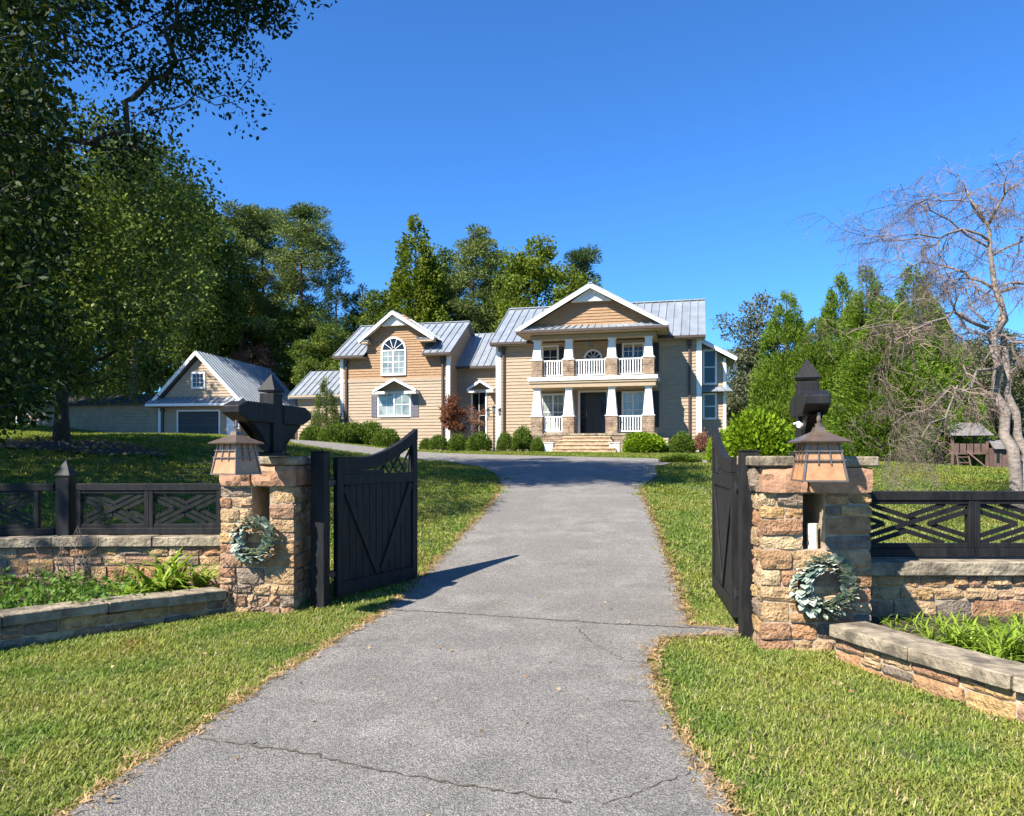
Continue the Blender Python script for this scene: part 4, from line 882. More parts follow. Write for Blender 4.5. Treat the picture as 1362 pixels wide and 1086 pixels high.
MB().b6(1.52, 1.93, -1.33, -1.302, .8, 1.35).build('cabin_window', M['glassdark'], ps); MB().b6(1.5, 1.95, -1.45, -1.303, .65, .78).build('flower_box', M['wood'], ps)
MB().b6(.93, 1.10, -1.33, -1.302, .75, 1.3).build('cabin_window', M['glassdark'], ps)
roof(ps, (.7, -1.55, 1.5), (2.55, -1.55, 1.5), (2.35, -.65, 2.0), (.85, -.65, 2.0), 2.5, 'roof_panel', M['shingle']); roof(ps, (.7, .2, 1.5), (2.55, .2, 1.5), (2.35, -.65, 2.0), (.85, -.65, 2.0), 2.5, 'roof_panel', M['shingle'])
MB().b6(.8, 3.1, -1.6, 0, .1, .2).build('porch_deck', M['wood'], ps)
for x in (.9, 1.6, 2.4, 3.0): MB().b6(x - .07, x + .07, -1.5, -1.36, -.2, .1).build('footing', M['cap'], ps)
for x in np.arange(2.45, 3.1, .11): MB().b6(x - .02, x + .02, -1.56, -1.52, .2, .75).build('porch_rail_slat', M['wood'], ps)

# ------------------------------------------------------------------ trees
def tree_obj(name, label, cat, x, y, skel, crown_mesh, bark, group=None, z=None, crown_name='crown'):
    t = thing(name, label, cat, (x, y, (H(x, y) if z is None else z)), random.uniform(0, 6.28) if group == 'spin' else 0, None if group == 'spin' else group)
    if skel is not None: skel.build('trunk', bark, t, smooth=True)
    if crown_mesh is not None: link(bpy.data.objects.new(crown_name, crown_mesh), t)
    return t
def tintv(P, ch, n, rng, fr=1.3, yellow=.02):
    """leaf tint: per leaf random plus patches"""
    ph = np.sin(P[:, 0] * fr + 1.3) * np.cos(P[:, 1] * fr * .9 + .4) * np.sin(P[:, 2] * fr * 1.1 + .8)
    t = .42 + .22 * ph + rng.normal(size=len(P)) * .16
    t = np.clip(t, 0, .84); k = rng.random(len(P)) < yellow; t[k] = 1; return t

# large foreground tree left of the fence; its trunk stands just outside the frame
rA = np.random.default_rng(21)
AX, AY = -13.6, 12.6; az = H(AX, AY)
tg = []
def region(poly, n, d0, d1, rr=(.35, .6)):
    a = np.array(poly, float); o = []
    while len(o) < n:
        px, py = rA.uniform(a[:, 0].min(), a[:, 0].max()), rA.uniform(a[:, 1].min(), a[:, 1].max())
        if inpoly(px, py, poly):
            d = rA.uniform(d0, d1); o.append((PW(px, d), d, PZ(py, d)))
    return o
vis = region([(-30, -60), (470, -60), (400, 30), (340, 70), (330, 150), (262, 118), (235, 175), (240, 235), (150, 235), (130, 170), (190, 130), (150, 95), (90, 90), (30, 150), (-30, 150)], 125, 14.0, 18.0)
vis += region([(280, -80), (450, -80), (430, 0), (370, 40), (290, 60)], 30, 15, 18)
edge = region([(-60, -60), (70, -60), (60, 60), (45, 120), (60, 260), (48, 420), (30, 540), (-60, 560)], 210, 9.5, 15)
bulk = []
while len(bulk) < 760:
    p = rA.uniform((-21.5, 2.4, 2.9), (-4.0, 22.5, 19.5)); q = (p - np.array((-13.0, 12.2, 11.3))) / np.array((8.6, 9.8, 8.4))
    if np.linalg.norm(q) > 1 or (np.linalg.norm(q) < .4): continue
    kx = p[0] / p[1]; px, py = CX + 1000 * kx, CY - 1000 * (p[2] - EYE) / p[1]
    if 0 < px < 1400 and py > -20: continue
    lx_, ly_ = p[0] + .746 * (p[2] - .7), p[1] + .694 * (p[2] - .7)
    if lx_ > -5.5 and ly_ < 10.0: continue
    if lx_ > -7 and ly_ < 8.2: continue
    bulk.append(tuple(p))
def casts_wrong(p):
    gx_, gy_ = p[0] + .746 * (p[2] - .9), p[1] + .694 * (p[2] - .9)
    bx_, by_ = p[0] + .746 * (p[2] - 7), p[1] + .694 * (p[2] - 7)
    return (gx_ > -5 and gy_ < 19.2) or (p[2] > 8.5 and -12.2 < bx_ < -6 and 16 < by_ < 24 and rA.random() < .8)
bulk = [p for p in bulk if not casts_wrong(p)]
for _ in range(110):   # unseen clusters added high in the crown to cast the shade band on the drive
    h_ = rA.uniform(12, 15.5); bulk.append((rA.uniform(-2.5, 5.8) - .746 * h_, rA.uniform(19.2, 27) - .694 * h_, h_ + 1.2))
tg = np.array(vis + edge + bulk)
sk = skeleton([(AX, AY, az - .2), (AX + .1, AY, az + 1.5), (AX - .1, AY + .1, az + 3.2), (AX + .15, AY + .1, az + 5.2), (AX, AY, az + 8), (AX + .1, AY - .1, az + 11)], tg, tip=.011, sag=-.03, rng=rA, trunk_r=.34, power=.48, wob=.10, nseg=5)
nvis = len(vis)
P, off = clusters_pts(tg, np.concatenate([rA.uniform(.38, .62, nvis), rA.uniform(.55, .9, len(edge)), rA.uniform(.8, 1.25, len(bulk))]), 110, rA, .85)
K = np.arange(len(P)) // 110; keep = (K >= nvis) | (rA.random(len(P)) < .62); P, off = P[keep], off[keep]
big_ = np.where(K[keep] >= nvis + len(edge), 1.75, 1.0); Lq = leafquads(P - np.array((AX, AY, az)), .115 * big_, .075 * big_, off, 1.6, rA, .25)
for i in range(len(sk.v)): sk.v[i] = (sk.v[i][0] - AX, sk.v[i][1] - AY, sk.v[i][2] - az)
tree_obj('shade_tree', 'big dark broadleaf tree whose leafy branches hang into the upper left sky', 'tree', AX, AY, sk, qmesh('crown', Lq, 4, L['oak'], tintv(P, 0, 0, rA, 1.1, .015)), M['bark'])

# tree standing in the lawn, trunk visible at left
rB = np.random.default_rng(5); BX, BY = PW(82, 20.5), 20.5; bz = H(BX, BY); tg = []
while len(tg) < 430:
    p = rB.uniform((-17.5, 16.5, 3.6), (-7.6, 25, 11.0)); q = (p - np.array((-12.4, 20.5, 6.2))) / np.array((5.0, 4.4, 4.9 if p[2] > 6.2 else 5.6))
    n_ = np.linalg.norm(q); 
    if n_ > 1 or n_ < .35: continue
    px_, py_ = CX + 1000 * p[0] / p[1], CY - 1000 * (p[2] - EYE) / p[1]
    if px_ > 272 or (py_ > 395 and px_ > 250 - (py_ - 395) * .6): continue
    tg.append(p)
tg = np.array(tg)
sk = skeleton([(BX, BY, bz - .2), (BX, BY, bz + 1.0), (BX + .05, BY, bz + 2.0), (BX - .05, BY, bz + 3.5), (BX + .2, BY, bz + 5.5), (BX + .3, BY, bz + 7.5)], tg, tip=.010, sag=.06, rng=rB, trunk_r=.19)
P, off = clusters_pts(tg, rB.uniform(.6, 1.0, len(tg)), 130, rB, .85); o_ = np.array((BX, BY, bz))
for i in range(len(sk.v)): sk.v[i] = tuple(np.array(sk.v[i]) - o_)
tree_obj('lawn_tree', 'round leafy tree on the shaded left lawn with dark trunk in a mulch ring', 'tree', BX, BY, sk, qmesh('crown', leafquads(P - o_, .13, .08, off, 1.4, rB, .2), 4, L['maple'], tintv(P, 0, 0, rB, 1.7)), M['bark'])
mb = MB(); n = 26
ring = [(BX + .5 + 2.6 * math.cos(a) * random.uniform(.9, 1.1), BY - .6 + 1.5 * math.sin(a) * random.uniform(.85, 1.1)) for a in np.linspace(0, 2 * math.pi, n, endpoint=False)]
mo = draped('mulch_bed', ring, M['mulch'], .4, .05); tag(mo, 'irregular brown mulch ring around the lawn tree trunk', 'mulch', None, 'stuff')
for i in range(0):
    a = random.uniform(0, 6.28); q = random.uniform(.6, 1.05); x, y = BX + .5 + 2.6 * math.cos(a) * q, BY - .6 + 1.5 * math.sin(a) * q
    o = inst(SM[i % 14], 'edging_stone', mo, (x, y, H(x, y) + .08), random.uniform(0, 3), (random.uniform(.2, .5), .25, random.uniform(.08, .16)))

# generic background trees ---------------------------------------------------
def broad(seed, h, r, leaf, lm, n=170, per=110, z0=.25, trunk_r=.22, sl=.6, crs=(.55, .95), yellow=.0):
    rg = np.random.default_rng(seed); tg = []; lob = [(rg.uniform(-.45, .45) * r, rg.uniform(-.45, .45) * r, rg.uniform(.42, .80) * h, rg.uniform(.38, .62) * r) for _ in range(7)] + [(0, 0, h * .86, r * .42), (rg.uniform(-.2, .2) * r, 0, h * .5, r * .8)]
    while len(tg) < n:
        l = lob[rg.integers(len(lob))]; u = unit(rg.normal(size=3)); u[2] *= 1.15; p = np.array(l[:3]) + u * l[3] * rg.uniform(.55, 1)
        if p[2] > z0 * h and p[2] < h: tg.append(p)
    tg = np.array(tg); s = skeleton([(0, 0, -.3), (0, 0, h * .15), (rg.normal() * .15, rg.normal() * .15, h * .35), (rg.normal() * .3, 0, h * .55), (0, 0, h * .8)], tg, tip=.014, rng=rg, trunk_r=trunk_r)
    P, off = clusters_pts(tg, rg.uniform(*crs, len(tg)) * r / 4.2, per, rg, .8)
    return s, qmesh('crown', leafquads(P, leaf, leaf * sl, off, 1.2, rg, .2), 4, lm, tintv(P, 0, 0, rg, .9, yellow))
def pine(seed, h, r, start=.45, n=60, per=260, lm=None):
    rg = np.random.default_rng(seed); tg = []
    for i in range(n):
        f = rg.uniform(start, 1) ** .9; rr = r * (1.05 - ((f - start) / (1 - start)) ** 1.8 * .75) * rg.uniform(.25, 1); a = rg.uniform(0, 6.28)
        tg.append((math.cos(a) * rr, math.sin(a) * rr, f * h - rr * .05 + rg.normal() * .2))
    tg = np.array(tg); lean = rg.normal() * .35
    s = skeleton([(0, 0, -.3), (lean * .3, 0, h * .25), (lean * .6, 0, h * .5), (lean * .9, 0, h * .7), (lean, 0, h * .85), (lean, 0, h * .97)], tg, tip=.022, sag=.03, rng=rg, trunk_r=.24, wob=.05)
    P, off = clusters_pts(tg, rg.uniform(.6, 1.15, len(tg)) * r / 4, per, rg, .5)
    return s, qmesh('crown', leafquads(P, .34, .075, off + np.array((0, 0, .25)), .7, rg), 4, lm or L['pine'], tintv(P, 0, 0, rg, .8))
def cone(seed, h, r, lm, n=420, per=75, leaf=(.26, .07), open_=.0, up=.9, crs=.5, base=.03):
    rg = np.random.default_rng(seed); f = 1 - np.sqrt(rg.uniform(0, 1, n)) * .98; f = base + (1 - base) * f; a = rg.uniform(0, 6.28, n)
    rag = 1 + .14 * np.sin(a * 3 + f * 9) + rg.normal(size=n) * .09; rr = r * np.clip(1 - f, 0, 1) ** .72 * rag * rg.uniform(.62, 1, n) * np.clip(f / .07 + .6, 0, 1)
    tg = np.stack([np.cos(a) * rr, np.sin(a) * rr, f * h], 1)
    s = MB(); s.tube([(0, 0, -.3), (0, 0, h * .5), (0, 0, h * .96)], [h * .018, h * .01, .02], 6)
    for i in range(0, n, 4): s.tube([(0, 0, max(.2, tg[i][2] - rr[i] * .4)), tuple(tg[i])], [.03, .01], 4)
    P, off = clusters_pts(tg, (crs * (.45 + .55 * (1 - f))) * rg.uniform(.8, 1.2, n), per, rg, 1.7)
    d = unit(np.concatenate([P[:, :2], np.zeros((len(P), 1))], 1)) * .7 + np.array((0, 0, up)) + off * .3
    return s, qmesh('crown', leafquads(P, leaf[0], leaf[1], d, .7, rg), 4, lm, tintv(P, 0, 0, rg, 1.6))
def at_px(px, d): return PW(px, d), d
def hgt(py, x, y): return PZ(py, y) - H(x, y)
def place(kind, name, label, cat, px, top, d, bark, spec, group):
    x, y = at_px(px, d); h = hgt(top, x, y); s, c = spec(h); return tree_obj(name, label, cat, x, y, s, c, bark, group)
BG = 'trees behind the house'
def cop(src, px, top, d, label, group, hsrc, wide=1.0, rz=None):
    x, y = at_px(px, d); k = hgt(top, x, y) / hsrc; r_ = src.copy(); C.objects.link(r_); r_.location = (x, y, H(x, y)); r_.scale = (k * wide, k * wide, k); r_.rotation_euler = (0, 0, random.uniform(0, 6.28) if rz is None else rz); r_['label'] = label; r_['group'] = group
    for ch in src.children:
        c = ch.copy(); C.objects.link(c); c.parent = r_
    return r_
h1 = hgt(281, *at_px(322, 64)); s, c = pine(31, h1, 3.9, .40, 85); pineA = tree_obj('pine_tree', 'tall pine with bare lower trunk, leftmost of the pines behind the garage', 'tree', *at_px(318, 64), s, c, M['pinebark'], BG)
h2 = hgt(280, *at_px(400, 62)); s, c = pine(32, h2, 4.3, .42, 95); pineB = tree_obj('pine_tree', 'tall open crowned pine standing clear against the sky between garage and house', 'tree', *at_px(404, 62), s, c, M['pinebark'], BG)
cop(pineA, 356, 284, 67, 'tall pine between the two outermost pines behind the garage', BG, h1)
s, c = pine(33, 18, 3.6, .12, 120, 240); tree_obj('pine_tree', 'dense long needled pine rising behind the house left of the porch gable', 'tree', *at_px(632, 61), s, c, M['pinebark'], BG).scale = (1, 1, hgt(302, *at_px(632, 61)) / 18)
s, c = pine(34, 15, 3.6, .3, 60, 220, L['cedar']); tree_obj('pine_tree', 'drooping dark pine showing right of the porch gable behind the roof', 'tree', *at_px(776, 66), s, c, M['pinebark'], BG).scale = (1, 1, hgt(333, *at_px(776, 66)) / 15)
hh = hgt(290, *at_px(553, 60)); s, c = cone(35, hh, 4.4, L['poplar'], 330, 95, (.30, .2), up=.1, crs=1.05, base=.12); pop = tree_obj('yellow_green_tree', 'tall pointed yellow green tree behind the gap between wing and main roof', 'tree', *at_px(553, 60), s, c, M['bark'], BG)
hb = hgt(314, *at_px(716, 58)); s, c = broad(36, hb, 4.2, .27, L['poplar'], 230, 110); br1 = tree_obj('broadleaf_tree', 'bushy yellow green tree rising left of the porch gable peak', 'tree', *at_px(716, 58), s, c, M['bark'], BG)
hm = hgt(330, *at_px(600, 66)); s, c = broad(37, hm, 4.6, .27, L['maple'], 230, 110, z0=.1); br2 = tree_obj('broadleaf_tree', 'mid green tree filling between the pointed tree and the dense pine', 'tree', *at_px(592, 66), s, c, M['bark'], BG)
hcd = hgt(352, *at_px(447, 60)); s, c = cone(38, hcd, 2.6, L['cedar'], 240, 70, (.3, .07), up=.2, crs=.6); ced = tree_obj('cedar_tree', 'narrow dark cedar right of the open crowned pine', 'tree', *at_px(447, 60), s, c, M['bark'], BG)
cop(ced, 482, 372, 62, 'second dark cedar left of the wing roof', BG, hcd, 1.3)
cop(br2, 405, 400, 62, 'low green tree covering the pine trunks right of the garage roof', BG, hm, 1.25)
cop(br2, 325, 372, 67, 'mid height green tree behind the garage roof ridge', BG, hm, 1.25)
cop(br2, 440, 430, 54, 'low green tree behind the low roof left of the wing', BG, hm, 1.5)
cop(br2, 505, 385, 60, 'green tree behind the dormer peak of the wing', BG, hm, 1.15)
cop(br2, 668, 330, 68, 'dark tree between dense pine and bushy yellow green tree', BG, hm, 1.0)
cop(br1, 755, 350, 62, 'yellow green tree half hidden by the porch gable', BG, hb, .95)
cop(br2, 262, 262, 58, 'tall green tree rising right of the lawn tree crown', BG, hm, .95)
cop(pineA, 235, 250, 62, 'tall pine peering over the lawn tree crown', BG, h1, 1.1)
cop(pineA, 175, 195, 50, 'tallest pine above the lawn tree crown near the hanging branches', BG, h1, 1.2)
for i, (px, tp, d) in enumerate(((120, 230, 62), (40, 250, 60), (-40, 240, 58), (200, 330, 64), (290, 400, 70), (-110, 300, 55), (10, 430, 58), (90, 440, 62), (160, 450, 60))):
    cop(br2, px, tp, d, ['dark tree behind the left outbuilding, second from the left edge crown', 'shaded tree beyond the outbuilding at the left picture edge', 'tree beyond the left picture edge behind the shade tree', 'dark tree behind the joint of outbuilding and garage', 'tree just behind the left slope of the garage roof', 'tree outside the left picture edge', 'low dark tree at the left end of the outbuilding', 'low dark tree behind the outbuilding left of the lawn tree trunk', 'low dark tree behind the outbuilding right of the lawn tree trunk'][i], BG, hm, 1.2)
for px, tp, d, wd_, lb in ((-95, 150, 40, 1.3, 'tall tree outside the left edge shading the garage'), (-230, 180, 41, 1.4, 'tree outside the left edge shading the outbuilding'), (-30, 300, 44, 1.2, 'tree at the left picture edge in front of the outbuilding end')):
    cop(br2, px, tp, d, lb, BG, hm, wd_)
# right side
RG = 'conifers on the right lawn'
hc1 = hgt(390, *at_px(1044, 50)); s, c = cone(51, hc1, 3.2, L['cypress'], 620, 95, (.25, .065), up=1.0, crs=.55); cy1 = tree_obj('cypress_tree', 'bright green upright conifer nearest the house, left of its row', 'tree', *at_px(1046, 50), s, c, M['bark'], RG)
cop(cy1, 1120, 368, 52, 'upright green conifer directly above the right bracket post, second in the row', RG, hc1, 1.0)
cop(cy1, 1085, 425, 48, 'shorter green conifer between the first two of the row', RG, hc1, 1.05)
hc2 = hgt(352, *at_px(1213, 46)); s, c = cone(52, hc2, 4.1, L['cypress'], 640, 100, (.28, .075), up=.5, crs=.75); cy2 = tree_obj('cypress_tree', 'broad tallest conifer behind the bare weeping tree', 'tree', *at_px(1215, 47), s, c, M['bark'], RG)
cop(cy2, 1152, 358, 50, 'broad conifer left of the tallest one', RG, hc2, .85)
cop(cy2, 1180, 400, 44, 'lower spreading conifer in front of the tallest pair', RG, hc2, 1.3)
cop(cy1, 1245, 420, 52, 'conifer just right of the tallest one behind thin branches', RG, hc1, 1.1)
RW = 'trees beyond the right lawn'
hg = hgt(398, *at_px(1018, 72)); s, c = broad(53, hg, 5.2, .28, L['grey'], 200, 105, z0=.1); gr1 = tree_obj('broadleaf_tree', 'dull olive tree behind the house right corner and first conifer', 'tree', *at_px(1015, 72), s, c, M['bark'], RW)
for i, (px, tp, d, wd_) in enumerate(((985, 470, 80, 1.3), (1290, 450, 68, 1.2), (1345, 478, 64, 1.3), (1400, 470, 66, 1.3), (1460, 440, 62, 1.2), (960, 520, 85, 1.6), (1520, 430, 60, 1.2))):
    cop(gr1 if i % 2 == 0 else br2, px, tp, d, ['pale olive tree low behind the bay window', 'green tree behind the play tower roof', 'olive tree behind the white trunk of the weeping tree', 'green tree outside the right picture edge', 'olive tree outside the right edge behind its neighbour', 'low green tree just beyond the bay right corner', 'olive tree far outside the right picture edge'][i], RW, hg if i % 2 == 0 else hm, wd_)
cop(gr1, 1322, 440, 63, 'olive tree between the play tower and the white trunk', RW, hg, 1.5)
for i, (px, tp, d, wd_) in enumerate(((1170, 540, 52, 1.2), (1350, 545, 66, 1.5), (1225, 560, 68, 2.0), (1290, 530, 68, 1.4))):
    cop(br1, px, tp, d, ['low bright bush like tree under the conifers left of the swings', 'low green tree right of the play set cabin', 'low dark tree behind the swing frame', 'low green tree directly behind the play tower'][i], RW, hb, wd_)

# far wood closing the horizon
rw = np.random.default_rng(77); a = rw.uniform(-.95, .95, 2600); dd = rw.uniform(95, 125, 2600); cc = np.stack([np.tan(a) * dd, dd, np.zeros(2600)], 1); cc = cc[np.abs(cc[:, 0]) < 190]
top_ = 7 + 3.0 * np.sin(cc[:, 0] * .11) + 2 * np.sin(cc[:, 0] * .31 + 1) + 4 * ss(-10, -60, cc[:, 0]); cc[:, 2] = Hn(cc[:, 0], cc[:, 1]) + rw.uniform(0, 1, len(cc)) * top_
P, off = clusters_pts(cc, rw.uniform(1.6, 2.8, len(cc)), 45, rw, .8)
fw = link(bpy.data.objects.new('far_wood', qmesh('far_wood', leafquads(P, .8, .55, off, 1.2, rw), 4, L['cedar'], tintv(P, 0, 0, rw, .3)))); tag(fw, 'dark green far wood closing the view beyond the lawns', 'wood', None, 'stuff')

# ------------------------------------------------------------------ bare weeping tree at right
rg = np.random.default_rng(9); wt = MB(); WX, WY = PW(1350, 14.5), 14.5; wz = H(WX, WY)
def cp_(x, y): return (960 + x / 2.361, 200 + y / 2.361)
def limb(pts, r0, r1, d0, d1, n=6, jit=.05):
    P = []; m_ = len(pts)
    for i, (x, y) in enumerate(pts):
        px, py = cp_(x, y); d = d0 + (d1 - d0) * i / (m_ - 1); P.append(np.array((PW(px, d) - WX, d - WY, PZ(py, d) - wz)))
    Q = []
    for i in range(m_ - 1):
        for s in (0, .5): Q.append(P[i] + (P[i + 1] - P[i]) * s + rg.normal(size=3) * jit * (1 if (s > 0 or i) else 0))
    Q.append(P[-1]); rd = [r0 + (r1 - r0) * (i / (len(Q) - 1)) ** .8 for i in range(len(Q))]; (wt if r0 > .1 else lb).tube(Q, [r * (1 if r0 > .1 else .72) for r in rd], 8 if r0 > .1 else 5); return Q, rd
tw = MB(); lb = MB()
def twig(p, d, ln, r, lev):
    n = 6; Q = [p]; q = p.copy(); d = unit(d)
    for i in range(n):
        d = unit(d + rg.normal(size=3) * .22 + np.array((0, 0, -.16 if lev else -.06))); q = q + d * ln / n; Q.append(q)
    tw.tube(Q, [r * (1 - .75 * i / n) for i in range(n + 1)], 3)
    if lev < 2:
        for i in range(2, n + 1):
            for _ in range((2, 2)[lev]):
                if rg.random() < .8: twig(Q[i], d * .5 + rg.normal(size=3) * np.array((.6, .5, .45)), ln * rg.uniform(.35, .65), r * .55, lev + 1)
z0 = 1110
trA = limb([(935, z0 + 40), (920, 1000), (900, 900), (870, 760), (850, 620), (880, 520), (860, 430), (840, 300), (835, 230), (770, 140)], .135, .02, 14.5, 14.8)
trB = limb([(965, z0 + 40), (950, 1000), (935, 900), (905, 760), (890, 600), (875, 520)], .11, .05, 14.5, 14.9)
limbs = [([(835, 560), (740, 520), (660, 530), (600, 560), (540, 600), (500, 570), (390, 580)], .055, .012, 14.6, 12.8), ([(872, 680), (800, 690), (740, 740), (660, 790), (600, 830), (540, 860)], .055, .012, 14.5, 12.5),
 ([(862, 440), (780, 400), (700, 370), (640, 350), (560, 330), (480, 340)], .045, .010, 14.7, 15.8), ([(842, 290), (760, 265), (690, 270), (600, 280), (520, 290), (450, 270)], .04, .009, 14.7, 13.8),
 ([(838, 240), (770, 140), (700, 150), (640, 165), (600, 120)], .04, .008, 14.8, 15.5), ([(845, 310), (700, 230), (650, 180), (560, 175)], .03, .007, 14.8, 14), ([(875, 445), (930, 420), (1010, 400), (1100, 420)], .05, .012, 14.7, 14),
 ([(850, 330), (930, 300), (1000, 240), (1080, 220)], .045, .01, 14.7, 15.5), ([(838, 230), (880, 150), (930, 120), (1000, 100)], .045, .012, 14.8, 14.5), ([(740, 740), (700, 840), (640, 900), (580, 940)], .03, .008, 13.4, 12.6),
 ([(860, 560), (930, 600), (1000, 590), (1100, 640)], .05, .012, 14.7, 13.5), ([(850, 620), (770, 560), (700, 470), (740, 440)], .035, .01, 14.6, 14.2), ([(800, 690), (760, 800), (700, 900), (600, 940)], .03, .008, 14.3, 14.8), ([(905, 700), (960, 680), (1040, 740)], .04, .01, 14.6, 15.5), ([(830, 540), (760, 440), (690, 400)], .035, .01, 14.6, 16)]
for l_ in limbs:
    Q, rd = limb(*l_, jit=.07)
    for i in range(2, len(Q)):
        for _ in range(2): twig(Q[i], (Q[i] - Q[i - 1]) * 2 + rg.normal(size=3) * .35, rg.uniform(.5, 1.15), max(rd[i] * .45, .006), 0 if rg.random() < .75 else 1)
for Q, rd in (trA,):
    for i in range(9, len(Q)):
        for _ in range(3): twig(Q[i], rg.normal(size=3) * np.array((1, 1, .5)), rg.uniform(.6, 1.2), .01, 0)
wtree = thing('weeping_tree', 'bare pale barked weeping tree with twin trunk behind the right fence', 'tree', (WX, WY, wz)); wt.build('trunk', M['birchbark'], wtree, smooth=True); lb.build('limbs', M['limb'], wtree, smooth=True); tw.build('twigs', M['twig'], wtree)

# ------------------------------------------------------------------ shrubs
def shrub_mesh(seed, lm, per=9000, lumps=9, leaf=.06, flat=.8, rough=.25):
    rg = np.random.default_rng(seed); u = unit(rg.normal(size=(per, 3))); u[:, 2] = np.abs(u[:, 2]) * 1.0 - .25 * rg.random(per)
    lm_ = unit(rg.normal(size=(lumps, 3))); lm_[:, 2] = np.abs(lm_[:, 2]); bump = (np.exp(-6 * (1 - u @ lm_.T)).sum(1)); bump = bump / bump.max()
    P = u * (1 - rough + rough * bump)[:, None] * (rg.random(per) ** .22)[:, None] * .5; P[:, 2] = (P[:, 2] + .1) * flat * 2 * .78
    P[:, 2] = np.maximum(P[:, 2], .01)
    return qmesh('foliage', leafquads(P, leaf, leaf * .6, u + np.array((0, 0, .4)), .9, rg), 4, lm, tintv(P * 8, 0, 0, rg, 1.2))
bxm = [shrub_mesh(61, L['box'], 6500, 5, .055, rough=.12), shrub_mesh(62, L['box'], 6500, 9, .06, rough=.3)]
gdm = shrub_mesh(63, L['gold'], 9000, 16, .06, rough=.4)
stem_me = MB(); [stem_me.tube([(0, 0, -.1), (math.cos(i) * .12, math.sin(i) * .12, .25), (math.cos(i) * .3, math.sin(i) * .3, .5)], [.02, .015, .006], 5) for i in range(7)]
SG = 'clipped shrubs along the house front'
def shrub(label, px, top, bot, wpx, d, mesh, group=SG, name='round_shrub'):
    x = PW(px, d); zg = H(x, d); wd_ = wpx / F * d; hh_ = (bot - top) / F * d; t = thing(name, label, 'shrub', (x, d, zg - .03), random.uniform(0, 6), group); 
    f = link(bpy.data.objects.new('foliage', mesh), t); f.scale = (wd_ * 1.15, wd_ * 1.15, max(hh_, PZ(top, d) - zg) * (1.4 if 24 < wpx < 100 else 1.15 if wpx < 100 else 1.75))
    s = stem_me.build('stems', M['bark'], t); s.scale = (wd_, wd_, hh_); return t
B = [('leftmost clipped shrub under the small conifer', 416, 566, 590, 32, 41, 0), ('broad clipped shrub right of the leftmost one, below the wing', 448, 562, 592, 46, 40, 0), ('clipped shrub behind the broad one near the wing corner', 470, 558, 588, 36, 41.2, 0), ('clipped shrub under the shuttered window, left half', 492, 557, 589, 40, 41.5, 0), ('neat ball shaped shrub in front of the shuttered window group', 514, 567, 591, 36, 39, 0),
 ('small low shrub right of the shuttered window', 567, 577, 592, 18, 40.5, 0), ('low dark shrub left of the red leaved maple', 583, 576, 594, 26, 40.3, 0), ('rounded green shrub below the red leaved maple', 608, 574, 597, 28, 39.6, 1), ('loose green shrub left of the lamp post', 636, 572, 598, 36, 39, 1), ('small round shrub right of the lamp post', 672, 566, 594, 22, 39, 0), ('taller two lobed shrub at the left end of the porch', 695, 563, 593, 30, 38, 1), ('low olive shrub against the porch left corner', 715, 574, 598, 20, 37.4, 1),
 ('wide yellow green shrub right of the porch steps', 860, 568, 600, 64, 35.6, 1), ('rounded shrub between the wide one and the bay', 905, 573, 605, 40, 35.2, 0), ('small shrub left end of the wide yellow green one', 838, 574, 598, 24, 36, 1)]
for l_, px, tp, bt, wp, d, k in B: shrub(l_, px, tp, bt, wp, d, bxm[k] if px < 830 else (gdm if k else bxm[1]))
shrub('big bright lime shrub beyond the right gate leaf', 1006, 547, 606, 104, 25, gdm, None, 'lime_shrub'); shrub('smaller lime shrub left of the big one behind the gate tip', 957, 561, 606, 40, 26.5, gdm, None, 'lime_shrub')
shrub('brownish dry shrub at the right house corner', 932, 568, 603, 26, 36.5, shrub_mesh(64, L['pink'], 3000, 9, .06, rough=.4), None, 'dry_shrub')
def small_tree(name, label, px, d, top, r, lm, seed, leaf=.1, n=90, per=60, tr=.06):
    x = PW(px, d); h = hgt(top, x, d); s, c = broad(seed, h, r, leaf, lm, n, per, .2, tr); tree_obj(name, label, 'tree', x, d, s, c, M['bark'])
small_tree('red_maple', 'small dark red leaved maple at the inner corner of the wing', 602, 40.3, 527, 1.05, L['red'], 71)
small_tree('pink_shrub', 'thin pinkish leafed small tree right of the red maple', 629, 40, 538, 1.0, L['pink'], 72, .07, 50, 30, .04)
small_tree('rusty_tree', 'rusty pink tree behind the garage roof', 343, 60, 452, 2.6, L['pink'], 73, .16, 130, 70, .12)
x = PW(434, 43.3); s, c = cone(74, hgt(503, x, 43.3), 1.05, L['pine'], 170, 60, (.16, .035), up=.6, crs=.3); tree_obj('young_conifer', 'young feathery conifer in front of the low left roof', 'tree', x, 43.3, s, c, M['bark'])
# shrubs near the drive turn, low mound on the right lawn
shrub('low dark mound of ground cover beside the right bend of the drive', 905, 609, 622, 60, 27, bxm[1], None, 'low_mound')

